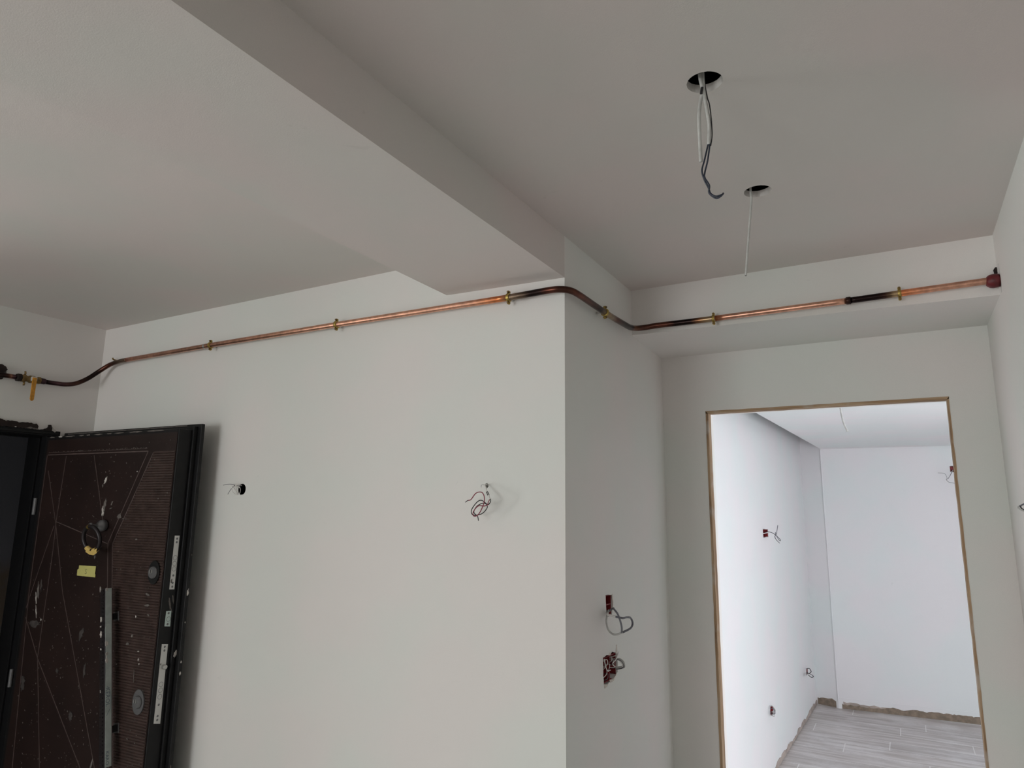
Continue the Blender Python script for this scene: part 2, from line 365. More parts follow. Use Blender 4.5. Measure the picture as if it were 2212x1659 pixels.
# the room widens to the left behind the camera: end wall with balcony windows, rear wall
struct(boxes('wall_rear', [((XW - .15, YR - .15, 0), (-3.3, YR, SLAB)), ((-1.4, YR - .15, 0), (2.35, YR, SLAB)), ((-3.3, YR - .15, 0), (-1.4, YR, .3)), ((-3.3, YR - .15, 2.2), (-1.4, YR, SLAB))], M_WALL), 'wall behind the camera, out of view')
struct(boxes('wall_side', [((XW - .15, .45, 0), (-3.431, .60, SLAB))], M_WALL), 'return wall of the wider half of the room, out of view')
struct(boxes('wall_bounce_right', [((2.2, YR, 0), (2.35, 1.65, SLAB)), ((.4265, 1.5, 0), (2.2, 1.65, SLAB))], M_BOUNCE), 'added walls right of the camera, grey set to steer bounce light, out of view')  # added unseen walls, shaped to control bounce onto the beam side
struct(boxes('wall_window', [((XW - .15, YR, 0), (XW, -2.4, SLAB)), ((XW - .15, -.5, 0), (XW, .45, SLAB)), ((XW - .15, -2.4, 0), (XW, -.5, .1)), ((XW - .15, -2.4, 2.2), (XW, -.5, SLAB))], M_WALL), 'end wall with the balcony windows, out of view')
# ceiling board with two round cut-outs, slab above, floor
hc = [circ(-.2722, 1.2395, .0345, 48, jit=.02, seed=1), circ(-.2645, 1.7722, .0345, 48, jit=.03, seed=2)]
V, F = merge([plate(XW - .15, .4, YR - .15, YD + .0, hc, lambda u, v, d: (u, v, H + d), 0, .018, through=True), boxvf((.4, YR - .15, H), (2.35, 1.6, H + .018))])
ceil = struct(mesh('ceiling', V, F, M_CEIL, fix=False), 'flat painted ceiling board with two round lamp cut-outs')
box('slab_above', (XW - .2, YR - .2, SLAB), (2.4, YD + .1, SLAB + .12), M_DARK, ceil)
V = [(XB, YR, 2.435), (X0 - .003, YR, 2.4257), (X0, YA, 2.4257), (XB, YA, 2.435)]; V += [(x, y, H + .01) for x, y, z in V]
F = [(0, 3, 2, 1), (4, 5, 6, 7), (0, 1, 5, 4), (1, 2, 6, 5), (2, 3, 7, 6), (3, 0, 4, 7)]
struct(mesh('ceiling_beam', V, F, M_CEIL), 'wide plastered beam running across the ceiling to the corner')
struct(box('floor', (XW - .2, YR - .2, -.1), (2.4, YD, 0), M_FLOORIN), 'screed floor of the room below the frame')
# corridor behind the entrance
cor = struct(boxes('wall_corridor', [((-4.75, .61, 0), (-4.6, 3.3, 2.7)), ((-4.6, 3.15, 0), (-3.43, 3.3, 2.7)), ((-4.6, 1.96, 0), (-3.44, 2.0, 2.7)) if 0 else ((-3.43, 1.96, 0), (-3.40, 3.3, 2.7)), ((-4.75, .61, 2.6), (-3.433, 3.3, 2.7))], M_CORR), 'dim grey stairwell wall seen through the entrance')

# ---------------- far room
FA, FB, FC, FD = Vector((-.8943, 5.3607)), Vector((-.8349, 7.2856)), Vector((-.6473, 7.2241)), Vector((.4602, 7.3167))
dirL = (FB - FA).normalized(); nL = Vector((-dirL.y, dirL.x))          # nL points to -x (into the wall)
P0 = FA + dirL * ((YD + .12 - FA.y) / dirL.y)
def trF(u, v, d): q = P0 + dirL * u + nL * d; return (q.x, q.y, v)
def uF(y): return (y - P0.y) / dirL.y
LF = (FB - P0).length
hF1 = rag([(uF(5.3118), 1.6167), (uF(5.50), 1.6137), (uF(5.50), 1.5562), (uF(5.3117), 1.5574)], .02, .002, 21)
hF2 = rag([(uF(5.231), .429), (uF(5.33), .405), (uF(5.35), .349), (uF(5.2145), .3736)], .02, .003, 22)
hF3 = rag([(uF(6.82), .391), (uF(6.90), .3734), (uF(6.89), .323), (uF(6.80), .3377)], .02, .003, 23)
V, F = plate(0, LF + .1, 0, 2.7, [hF1, hF2, hF3], trF, .04, .1)
struct(mesh('wall_far_left', V, F, M_FAR, fix=False), 'bright left wall of the far room with three wire boxes')
dirB = (FD - FC).normalized(); nB = Vector((-dirB.y, dirB.x))
def trG(u, v, d): q = FC + dirB * u + nB * d; return (q.x, q.y, v)
LB = (2.6 - FC.x) / dirB.x
ub = lambda x: (x - FC.x) / dirB.x
hG = rag([(ub(.4044), 2.170), (ub(.462), 2.169), (ub(.46), 2.1157), (ub(.440), 2.116), (ub(.428), 2.132), (ub(.418), 2.116), (ub(.4065), 2.116)], .02, .0015, 24)
V, F = plate(0, LB, 0, 2.7, [hG], trG, .04, .15)
struct(mesh('wall_far_back', V, F, M_FAR, fix=False), 'grey far wall of the far room above the raw mortar strip')
V, F = prism([(FB.x - .1, FB.y), (FB.x, FB.y), (FC.x, FC.y), (FC.x + .02, FC.y + .2), (FB.x - .1, FB.y + .2)], 0, 2.7, lambda u, v, d: (u, v, d))
struct(mesh('wall_far_pier', V, F, M_FAR), 'narrow pier in the far corner of the far room')
V, F = tube_vf([(FC.x, FC.y - .001, .06), (FC.x, FC.y - .001, 2.34)], .006, 8)
struct(mesh('trim_3', V, F, M_FAR), 'thin bead line up the pier edge in the far corner')
# far-room right wall with window opening, wall around
FW = (2.93, 3.32, .02, 2.1)
bx = [((2.6, YD, 0), (2.75, FW[0], 2.7)), ((2.6, FW[1], 0), (2.75, 7.8, 2.7)), ((2.6, FW[0], 0), (2.75, FW[1], FW[2])), ((2.6, FW[0], FW[3]), (2.75, FW[1], 2.7)), ((.4264, YD, 0), (2.6, YD + .12, 2.7))]
struct(boxes('wall_far_right', bx, M_FAR), 'side wall of the far room with its window, out of view')
# dropped ceiling stopping short of the left wall
V, F = prism([(-.80, YD + .121), (2.6, YD + .121), (2.6, FC.y + .25), (FC.x + .003, FC.y - .001), (-.754, 4.55)], 2.354, 2.42, lambda u, v, d: (u, v, d))
struct(mesh('ceiling_far', V, F, M_FAR), 'white dropped ceiling of the far room')
struct(box('ceiling_far_slab', (-1.15, YD + .13, 2.7), (2.75, 7.8, 2.8), M_FAR), 'upper slab over the far room')
struct(box('floor_far', (-1.1, YD, -.1), (2.75, 7.8, -.0007), M_GROUT), 'grout bed under the far room floor')
ff = empty('floor_tiles'); ff['kind'] = 'structure'; ff['label'] = 'dusty grey wood-look plank tiles on the far room floor'
tw, tl, g = .22, 1.1, .006
row = 0; y = 7.28
shared = {}
while y > YD + .12:
    off = [(0.35), (-.2), (.72), (.1), (-.45)][row % 5]; x = -.88 - (1.1 - (off % 1.1))
    y0 = max(y - tw + g, YD + .122)
    while x < 2.6:
        xa = max(x + g, -.99); xb = min(x + tl, 2.59)
        if xb - xa > .05:
            key = (round(xb - xa, 3), round(y - y0, 3))
            if key not in shared:
                V, F = boxvf((0, 0, -.004), (key[0], key[1], 0.0)); me = bpy.data.meshes.new('tile'); me.from_pydata(V, [], F); me.materials.append(M_TILE); shared[key] = me
            o = bpy.data.objects.new('tile', shared[key]); COL.objects.link(o); o.parent = ff; o.location = (xa, y0, 0)
        x += tl
    y -= tw; row += 1
# raw strip where the skirting is missing: ragged edge of the paint, mortar behind
def ragstrip(name, p, q, h0, seed, off, label, m_=M_MORTAR):
    rr = random.Random(seed); d = (q - p); L = d.length; d.normalize(); nn = Vector((d.y, -d.x))
    pts = [(0, .002)]; s = 0; hh = h0
    top = []
    while s < L: top.append((s, hh)); s += .008 + .03 * rr.random(); hh = max(.018, min(h0 * 1.35, hh + (rr.random() - .5) * .020))
    pts = [(0, .002), (L, .002)] + [(L, hh)] + top[::-1]
    tr = lambda u, v, dd: (p.x + d.x * u + nn.x * dd, p.y + d.y * u + nn.y * dd, v)
    V, F = prism(pts, .0, off, tr); return struct(mesh(name, V, F, m_), label)
ragstrip('baseboard_far_back', FC + dirB * .03, FC + dirB * 2.9, .045, 31, .004, 'raw brown mortar strip along the foot of the far wall')
ragstrip('baseboard_far_upper', FC + dirB * .04, FC + dirB * .62, .062, 37, .002, 'pale grey smeared plaster band above the raw strip on the far wall', M_MORTG)
ragstrip('baseboard_far_pier', FB + (FC - FB) * .06, FC - (FC - FB) * .1, .058, 32, .004, 'raw brown mortar strip at the foot of the pier')
ragstrip('baseboard_far_left', FA - dirL * 1.2, FB - dirL * .01, .032, 33, .004, 'raw mortar strip along the foot of the bright left wall', M_MORTG)
# thin proud edge of the fresh plaster above the strip
V, F = prism([(.0, .085), (2.9, .085), (2.9, .093), (0, .093)], -.003, 0, trG)
struct(mesh('trim_4', V, F, M_FAR), 'thin plaster ridge above the raw strip on the far wall')

# ---------------- wooden subframe of the doorway
tr1 = empty('trim_1', (0, 0, 0)); tr1['kind'] = 'structure'; tr1['label'] = 'raw wooden subframe lining the doorway to the far room'
b = .0085; yf = YD - .0015
def board(name, pts, d0, d1, m, seed):
    pts = rag(pts, .04, .0007, seed); V, F = prism(pts, d0, d1, lambda u, v, d: (u, yf + d, v)); return mesh(name, V, F, m, tr1)
board('jamb_board', [(DX0 - .001, 0), (DX0 + b, 0), (DX0 + b, DZ - b), (DX0 - .001, DZ)], 0, .047, M_WOOD, 41)
board('jamb_board', [(DX1 - b * .7, 0), (DX1 + .001, 0), (DX1 + .001, DZ), (DX1 - b * .7, DZ - b)], 0, .047, M_WOOD, 42)
board('head_board', [(DX0, DZ - b), (DX1, DZ - b), (DX1 + .001, DZ + .001), (DX0 - .001, DZ + .001)], 0, .04, M_WOODH, 43)

# ---------------- entrance frame in the left wall
tr2 = empty('trim_2', (XL, 1.6, 0)); tr2['kind'] = 'structure'; tr2['label'] = 'black steel entrance frame with rough dark foam along its head'
def child_box(name, a, b_, m, bevel=.002): 
    a = Vector(a) - Vector((XL, 1.6, 0)); b_ = Vector(b_) - Vector((XL, 1.6, 0)); return box(name, a, b_, m, tr2, bevel)
child_box('jamb', (-3.435, 1.600, 0), (-3.275, 1.652, 2.05), M_FRAME)
child_box('jamb', (-3.435, .655, 0), (-3.275, .71, 2.05), M_FRAME)
child_box('frame_head', (-3.435, .70, 2.026), (-3.272, 1.652, 2.052), M_FRAME)
child_box('rebate', (-3.345, 1.592, 0), (-3.318, 1.602, 2.028), M_FRAME, .001)
child_box('rebate', (-3.345, .70, 2.018), (-3.318, 1.602, 2.028), M_FRAME, .001)
child_box('lip', (-3.2735, .70, 2.034), (-3.268, 1.645, 2.043), M_DBLACK, .001)
def foam(poly, t, seed, m=M_FOAM, name='foam_bead'):
    p = rag(poly, .005, .0018, seed); V, F = prism(p, 0, t, lambda u, v, d: (XL + d - XL, u - 1.6, v)); return mesh(name, V, F, m, tr2)
foam([(.75, 2.052), (1.5575, 2.052), (1.558, 2.066), (1.5498, 2.0751), (1.5274, 2.0766), (1.50, 2.0772), (1.479, 2.0735), (1.4694, 2.0777), (1.4350, 2.0765), (1.4328, 2.071), (1.428, 2.0785), (1.4, 2.0815), (1.2, 2.083), (.95, 2.077), (.75, 2.08)], .010, 51)
foam([(1.56, 2.050), (1.64, 2.048), (1.6184, 2.0582), (1.614, 2.066), (1.612, 2.0783), (1.6006, 2.0769), (1.598, 2.062), (1.58, 2.0545)], .008, 52)
foam([(1.506, 2.0525), (1.56, 2.0515), (1.552, 2.058), (1.52, 2.0585)], .0112, 53, M_SMEARD, 'plaster_smear')
foam([(1.613, 2.055), (1.628, 2.045), (1.634, 2.052), (1.622, 2.062), (1.617, 2.068)], .0095, 54, M_SMEAR, 'plaster_smear')
foam([(1.4655, 2.0535), (1.4735, 2.0555), (1.470, 2.0505)], .011, 55, M_SMEAR, 'plaster_smear')

# ================================================================== ENTRANCE DOOR LEAF
ANG = math.atan2(.04, .87)
door = empty('door_1', (-3.27, 1.595, 0), ANG); tag(door, 'dark brown steel entrance door folded open against the wall with pale paint smears', 'door', kind='structure')
DW = .8738
T = lambda u, v, d: (u, -d, v)           # d = proud of the front face
def dprism(name, poly, d0, d1, m, parent=door): V, F = prism(poly, d0, d1, T); return mesh(name, V, F, m, parent)
box('leaf_core', (0.0, 0.0, .01), (DW, .074, 2.0215), M_DBLACK, door, .002)
box('back_flange', (0.0, .0742, .01), (DW + .030, .090, 2.047), M_DBLACK, door, .002)
box('edge_rebate', (DW, .056, .01), (DW + .010, .0741, 2.036), M_DBLACK, door, .002)
dprism('face_panel', [(.024, .03), (.8685, .03), (.8685, 2.008), (.024, 2.006)], 0.0003, .0025, M_DBROWN)
def strip(pts, w, d0=.0025, d1=.0037, m=M_DLINE, name='groove_highlight'):  # raised pale strips stand in for lit groove edges
    L = []
    for (a, b_) in zip(pts[:-1], pts[1:]):
        dx, dy = b_[0] - a[0], b_[1] - a[1]; l = math.hypot(dx, dy); nx, ny = -dy / l * w / 2, dx / l * w / 2
        L.append(prism([(a[0] - nx, a[1] - ny), (b_[0] - nx, b_[1] - ny), (b_[0] + nx, b_[1] + ny), (a[0] + nx, a[1] + ny)], d0, d1, T))
    V, F = merge(L); return mesh(name, V, F, m, door)
strip([(.038, 1.9415), (.706, 1.9385)], .0045)
strip([(.038, 1.951), (.70, 1.949)], .0016)
strip([(.1719, 1.9338), (.1608, 1.6593), (.166, 1.5455), (.163, 1.3702), (.1575, 1.1157), (.2656, .7188), (.42, .15)], .003)
strip([(.0547, 1.8727), (.16, 1.65), (.2696, 1.3765), (.601, .7738)], .003)
strip([(.3649, 1.9307), (.4775, 1.66)], .003)
strip([(.1543, 1.6592), (.5189, 1.5787)], .003)
strip([(.0353, 1.2633), (.1584, 1.1122), (.517, .76)], .003)
strip([(.150, 1.64), (.0667, 1.4092), (.030, 1.3)], .0026)
strip([(.0322, 1.9395), (.036, 1.3614), (.0856, .6877), (.10, .1)], .003)
D1 = [(.7079, 1.9379), (.5243, 1.5807), (.5541, 1.4111), (.6789, .7928), (.83, .05)]
D2 = [(.7395, 1.9316), (.5535, 1.5798), (.5824, 1.4128), (.7048, .797), (.855, .05)]
strip(D1, .004); strip(D2, .004)
def interp(D, z):
    for a, b_ in zip(D[:-1], D[1:]):
        if a[1] >= z >= b_[1]: return a[0] + (b_[0] - a[0]) * (a[1] - z) / (a[1] - b_[1])
    return D[0][0]
dprism('chevron_band', [(u, v) for u, v in D1] + [(u, v) for u, v in D2[::-1]], .0025, .0036, M_DBROWN)
# horizontal ribs: half-round mouldings pressed in the panel, one joined part
V, F = [], []; pz = .0098; z = 1.937; 
while z > .06:
    ul = interp(D2, z) + .004; k = len(V)
    prof = [(0, .0025), (-.0022, .0052), (-.0049, .0062), (-.0076, .0052), (-.0098, .0025)]
    for uu in (ul, .8665):
        for dz, dd in prof: V.append(T(uu, z + dz, dd))
    for i in range(4): F.append((k + i, k + i + 1, k + 6 + i, k + 5 + i))
    F.append((k, k + 1, k + 2, k + 3, k + 4)); F.append((k + 9, k + 8, k + 7, k + 6, k + 5))
    z -= pz
rb = mesh('ribbed_panel', V, F, M_DRIB, door)
# knocker
kn = mesh('knocker_base', *xf(lathe_vf([(0, 0), (.016, .0), (.021, .004), (.0235, .012), (.022, .021), (.016, .029), (.009, .033), (.0075, .036), (.0075, .052), (.011, .056), (.011, .064), (0, .066)], 24), Matrix.Translation((.494, -.002, 1.648)) @ Matrix.Rotation(-math.pi / 2, 4, 'Z')), M_KNOB, door, smooth=True)
def torus_vf(R, r, a0=0, a1=2 * math.pi, n=40, k=10):
    V, F = [], []; full = abs(a1 - a0 - 2 * math.pi) < 1e-6; m_ = n if full else n + 1
    for i in range(m_):
        a = a0 + (a1 - a0) * i / n; c = Vector((R * math.cos(a), 0, R * math.sin(a)))
        for j in range(k):
            b_ = 2 * math.pi * j / k; V.append(c + Vector((math.cos(a) * math.cos(b_), math.sin(b_), math.sin(a) * math.cos(b_))) * r)
    for i in range(n):
        i2 = (i + 1) % m_
        for j in range(k): F.append((i * k + j, i * k + (j + 1) % k, i2 * k + (j + 1) % k, i2 * k + j))
    if not full: F.append(tuple(range(k))); F.append(tuple(n * k + j for j in range(k - 1, -1, -1)))
    return V, F
KM = Matrix.Translation((.507, -.060, 1.5985)) @ Matrix.Rotation(math.radians(3), 4, 'Z') @ Matrix.Rotation(math.radians(12), 4, 'X')
ring = mesh('knocker_ring', *xf(torus_vf(.0475, .0078), KM), M_RING, door, smooth=True)
rad = math.radians
mesh('tape', *xf(torus_vf(.0475, .0098, rad(228), rad(262), 10), KM), M_TAPE, ring)
mesh('tape', *xf(torus_vf(.0475, .0098, rad(275), rad(302), 10), KM), M_TAPE, ring)
V, F = prism([(-.02, -.040), (.005, -.048), (.040, -.034), (.034, -.044), (.037, -.052), (.015, -.062), (-.008, -.060), (-.03, -.05)], -.0085, -.0075, lambda u, v, d: (u, d, v))
mesh('tape_tail', *xf((V, F), KM), M_TAPE, ring)
mesh('brass_glint', *xf(torus_vf(.0475, .0088, rad(98), rad(108), 5), KM), M_BRASS, ring)  # brass-coloured band paints the highlight at the top of the ring
# lock escutcheons on the front
for (cu, cz, lab) in ((.824, 1.483, 0), (.813, 1.030, 1)):
    V, F = prism(circ(cu, cz, .031, 32, ry=.043), .004, .010, T); es = mesh('escutcheon', V, F, M_KNOB if lab else M_DBLACK, door, bevel=.0)
    V, F = lathe_vf([(0, 0), (.0225, 0), (.0225, .004), (.020, .008), (0, .008)], 28); 
    mesh('lock_rose', *xf((V, F), Matrix.Translation((cu, -.010, cz)) @ Matrix.Rotation(-R90, 4, 'Z')), M_KNOB, es)
    V, F = lathe_vf([(0, 0), (.0085, 0), (.0085, .002), (0, .002)], 18)
    mesh('lock_cylinder', *xf((V, F), Matrix.Translation((cu - .004, -.018, cz + .004)) @ Matrix.Rotation(-R90, 4, 'Z')), M_STEEL, es)
    V, F = boxvf((cu - .0055, -.0208, cz - .003), (cu - .0025, -.0198, cz + .011)); mesh('key_slot', V, F, M_BLACKW, es)
# strike plates in the leaf edge (plane u = DW)
TE = lambda y_, z_, d: (DW + d, y_, z_)
def edge_plate(poly, m, screws, rings, studs=()):
    V, F = prism(poly, .0, .0012, TE); pl = mesh('lock_plate', V, F, m, door)
    for y_, z_ in screws:
        V, F = lathe_vf([(0, 0), (.0042, 0), (.0036, .0009), (.0012, .0006), (0, .0006)], 14); mesh('screw', *xf((V, F), Matrix.Translation((DW + .0012, y_, z_))), M_KNOB, pl)
    for y_, z_ in rings:
        V, F = torus_vf(.0082, .0007, n=24, k=6); mesh('bolt_hole', *xf((V, F), Matrix.Translation((DW + .0012, y_, z_)) @ Matrix.Rotation(R90, 4, 'Z')), M_KNOB, pl)
    for y_, z_ in studs:
        V, F = lathe_vf([(0, 0), (.0085, 0), (.0085, .010), (.007, .012), (0, .012)], 18); mesh('lock_bolt', *xf((V, F), Matrix.Translation((DW + .0012, y_, z_))), M_STEEL, pl)
edge_plate([(.0257, 1.6174), (.0460, 1.6169), (.0460, 1.4205), (.0251, 1.4222)], M_PLATE, [(.036, 1.606), (.036, 1.593), (.036, 1.445), (.036, 1.431), (.0358, 1.4716)], [(.036, 1.536), (.036, 1.5151), (.036, 1.4955)])
edge_plate([(.0215, 1.3449), (.0425, 1.3443), (.0438, 1.2881), (.0205, 1.2915)], M_PLATE2, [(.032, 1.337), (.032, 1.298)], [(.034, 1.3155)])
edge_plate([(.0173, 1.2304), (.0423, 1.2265), (.0426, .953), (.0162, .9596)], M_PLATE, [(.030, 1.219), (.030, 1.206), (.029, .982), (.029, .969), (.029, 1.0202)], [(.030, 1.0893), (.030, 1.069), (.030, 1.0472)], [(.033, 1.149)])
# pull bar
BT, BB = Vector((.614, 1.416)), Vector((.727, .812))
bd = (BB - BT).normalized(); bn = Vector((-bd.y, bd.x)) * 1   # perpendicular in the panel plane
if bn.x < 0: bn = -bn
def Tb(s, t, d): q = BT + bd * s + bn * t; return (q.x, -d, q.y)
LBAR = (BB - BT).length
V, F = prism([(0, -.015), (LBAR, -.015), (LBAR, .015), (0, .015)], .034, .0605, Tb); bar = mesh('pull_bar', V, F, M_RING, door, bevel=.001)
L = []; s = .004
while s < LBAR - .01: L.append(prism([(s, -.0135), (s + .006, -.0135), (s + .006, .004), (s, .004)], .0605, .0625, Tb)); s += .013
V, F = merge(L); mesh('bar_ribs', V, F, M_RING, bar)
V, F = prism([(.0, .0), (LBAR * .22, .0), (LBAR * .24, -.002), (LBAR * .34, .001), (LBAR, 0), (LBAR, .0235), (0, .0235)], 0, .0008, lambda s_, w_, d_: Tb(s_, .015 + d_, .0595 - w_)); film = mesh('protective_film', V, F, M_FILM, bar)
V, F = prism([(.0, .0235), (LBAR, .0235), (LBAR, .0265), (0, .0265)], 0, .0006, lambda s_, w_, d_: Tb(s_, .015 + d_, .0595 - w_)); mesh('bar_edge', V, F, M_DRIB, bar)
def text_vf(s_, size):
    c = bpy.data.curves.new('t', 'FONT'); c.body = s_; c.size = size; c.extrude = 0.0001; c.resolution_u = 2
    o = bpy.data.objects.new('t', c); COL.objects.link(o); bpy.context.view_layer.update()
    me = bpy.data.meshes.new_from_object(o); V = [v.co.copy() for v in me.vertices]; F = [tuple(p.vertices) for p in me.polygons]
    bpy.data.objects.remove(o); return V, F
def film_text(t, s0, size):
    V, F = text_vf(t, size); V = [Tb(s0 + v.x, .0159 + .0002 + v.z, .0575 - v.y * 1.0) for v in V]; mesh('lettering', V, F, M_INK, film, fix=False)
film_text('KEROL', LBAR * .57, .021); film_text('KARO', LBAR * .93 - .01, .017)
V, F = tube_vf([Tb(.345 + .10 * t, .0163, .0585 - .004 - .016 * math.sin(t * math.pi) ** .5 * (1 if t < .85 else .6)) for t in [i / 10 for i in range(11)]], .0006, 5); mesh('print_outline', V, F, M_INK, film)
for s_, nm in ((.105, 0), (.497, 1)):
    V, F = prism([(s_ - .011, -.009), (s_ + .011, -.009), (s_ + .011, .009), (s_ - .011, .009)], .004, .036, Tb); br = mesh('bracket', V, F, M_DBLACK, bar, bevel=.001)
    V, F = prism([(s_ - .017, -.014), (s_ + .017, -.014), (s_ + .017, .014), (s_ - .017, .014)], .005, .0085, Tb); mesh('bracket_foot', V, F, M_KNOB, br, bevel=.0008)
# plaster on the bar
for (s_, t_, rs, rt_, sd) in ((.055 * 2, -.006, .012, .007, 61), (.135, -.008, .004, .005, 62), (.163, -.007, .014, .007, 63), (.215, -.006, .005, .005, 64), (.0, -.012, .012, .003, 65), (.36, -.008, .006, .002, 66)):
    V, F = prism(blobpoly(s_, t_, rs, rt_, 0, sd), .0605, .0634, Tb); mesh('plaster_splash', V, F, M_SMEAR, bar)
for (s_, w_, rs, rt_, sd) in ((.198, .004, .012, .007, 67), (.235, .004, .010, .006, 68), (.255, .004, .014, .006, 69), (.004, .004, .008, .005, 70)):
    V, F = prism(blobpoly(s_, w_, rs, rt_, 0, sd), 0.0008, .003, lambda s2, w2, d_: Tb(s2, .015 + d_, .0595 - w2)); mesh('plaster_splash', V, F, M_SMEAR, bar)
# smears on the face
SM = [(.462, 1.828, .007, .022, -.5, M_SMEAR), (.448, 1.806, .005, .008, 0, M_SMEARD), (.476, 1.728, .010, .036, -.15, M_SMEARD), (.468, 1.704, .009, .022, .1, M_SMEAR), (.520, 1.735, .004, .013, -.4, M_SMEARD), (.517, 1.716, .012, .0025, .3, M_SMEARD),
      (.10, 1.372, .010, .042, .15, M_SMEARD), (.092, 1.345, .005, .03, .25, M_SMEAR), (.118, 1.395, .008, .03, .1, M_HAZE), (.575, 1.685, .016, .014, 0, M_SMEARD), (.62, 1.676, .03, .004, 0, M_SMEARD), (.11, 1.243, .05, .018, .1, M_HAZE),
      (.147, 1.262, .006, .006, 0, M_SMEAR), (.452, 1.526, .006, .012, .1, M_SMEARD), (.105, 1.292, .0035, .03, .3, M_SMEAR), (.425, 1.23, .02, .03, 0, M_HAZE), (.473, 1.10, .010, .035, 0, M_HAZE), (.58, .78, .006, .03, -.2, M_SMEARD),
      (.66, 1.14, .004, .006, 0, M_SMEAR), (.08, 1.01, .02, .04, 0, M_HAZE), (.30, 1.08, .010, .012, 0, M_HAZE), (.56, 1.17, .012, .010, 0, M_HAZE), (.655, 1.86, .004, .004, 0, M_SMEAR), (.42, .93, .014, .02, .4, M_HAZE), (.64, .96, .004, .035, .18, M_SMEARD)]
for i, (cu, cv, ru, rv, an, m_) in enumerate(SM):
    V, F = prism(blobpoly(cu, cv, ru, rv, an, 100 + i, 18, .6), .0025, .0045, T); mesh('plaster_smear', V, F, m_, door)
RS = [(.80, 1.402, .014, .005, -.3), (.80, 1.363, .018, .005, .1), (.815, 1.330, .010, .004, -.4), (.785, 1.172, .004, .006, 0), (.792, 1.157, .003, .004, 0), (.735, 1.25, .006, .008, .2), (.78, 1.20, .005, .003, 0), (.70, 1.60, .010, .003, 0), (.77, 1.115, .002, .03, .1), (.745, 1.32, .004, .005, 0), (.715, 1.22, .010, .006, .3), (.77, .90, .008, .003, -.2)]
for i, (cu, cv, ru, rv, an) in enumerate(RS):
    V, F = prism(blobpoly(cu, cv, ru, rv, an, 200 + i, 14, .5), .004, .0070, T); mesh('plaster_smear', V, F, M_SMEAR if i in (3, 4, 6, 9) else M_SMEARD, door)
# specks scattered over the leaf: uncountable, one part
rr = random.Random(5); L = []
for i in range(900):
    cu = .05 + .8 * rr.random() ** .8; cv = .6 + 1.38 * rr.random(); r_ = .0007 + .0020 * rr.random() ** 3
    dd = .006 if cu > interp(D2, min(cv, 1.93)) else .0026
    L.append(prism(blobpoly(cu, cv, r_ * 1.6, r_, rr.random() * 3, i, 6, .4), dd, dd + .0006, T))
for i in range(90):
    cu = .04 + .66 * rr.random(); L.append(prism(blobpoly(cu, 1.951 + .004 * rr.random(), .0014 * (1 + rr.random()), .0014, 0, i, 6, .4), .0026, .0034, T))
V, F = merge(L); sp = mesh('paint_specks', V, F, M_SMEARD, door); sp['kind'] = 'stuff'
# smears on the leaf edge and top
ES = [(.03, 1.452, .004, .010, 0), (.033, 1.37, .004, .03, .2), (.045, 1.385, .003, .02, .2), (.078, 1.408, .004, .018, 0), (.07, 1.19, .007, .016, -.4), (.078, 1.16, .003, .006, 0), (.078, 1.12, .004, .008, 0), (.079, 1.30, .002, .004, 0), (.08, 1.545, .0015, .005, 0), (.076, .80, .002, .012, 0), (.02, 1.16, .003, .004, 0), (.036, 1.36, .0015, .03, .45)]
for i, (cy, cz, ry_, rz_, an) in enumerate(ES):
    x_ = DW if cy < .055 else (DW + .010 if cy < .0735 else DW + .030)
    V, F = prism(blobpoly(cy if cy < .0735 else cy + .004, cz, ry_, rz_, an, 300 + i, 12, .5), .0, .0018, lambda a, b_, d: (x_ + d, a, b_)); mesh('plaster_smear', V, F, M_SMEAR if i in (3, 4, 5, 6, 7) else M_SMEARD, door)
rr = random.Random(8); u = .02
while u < .80:
    w_ = .03 + .10 * rr.random(); V, F = prism(blobpoly(u + w_ / 2, 2.0185, w_ / 2, .0028 + .001 * rr.random(), 0, int(u * 1000), 14, .5), 0.0002, .0014, T); mesh('plaster_smear', V, F, M_SMEARD if rr.random() < .6 else M_SMEAR, door); u += w_ + .02 * rr.random()
V, F = prism([(.03, 2.039), (.35, 2.0395), (.82, 2.041), (.82, 2.0445), (.35, 2.0425), (.03, 2.0425)], 0, .001, lambda a, b_, d: (a, .0742 - d, b_)); mesh('worn_edge', V, F, M_SMEARD, door)
# hinges
for cz in (1.72, 1.02, .3):
    V, F = tube_vf([(-.006, -.006, cz - .035), (-.006, -.006, cz + .035)], .0075, 12); mesh('hinge', V, F, M_KNOB, door)

# paper label on the door
def world_from_door(u, d, z): 
    return Vector((-3.27 + u * math.cos(ANG) + d * math.sin(ANG), 1.595 + u * math.sin(ANG) - d * math.cos(ANG), z))
nt_ = empty('paper_note', world_from_door(.42, .0048, 1.468), ANG); tag(nt_, 'torn yellow paper slip stuck on the brown door below its ring knocker', 'note')
P = [(-.0596, .0203), (.0487, .0214), (.0490, -.008), (.0520, -.0105), (.0525, -.0212), (-.0664, -.0199), (-.068, .002), (-.0635, .006), (-.0600, .0065)]
V, F = prism(P, 0, .0006, T); mesh('paper', V, F, M_NOTE, nt_)
V, F = text_vf('S', .030); mesh('handwriting', [(v.x - .018, -.0007 - v.z, v.y - .012) for v in V], F, M_PENCIL, nt_, fix=False)

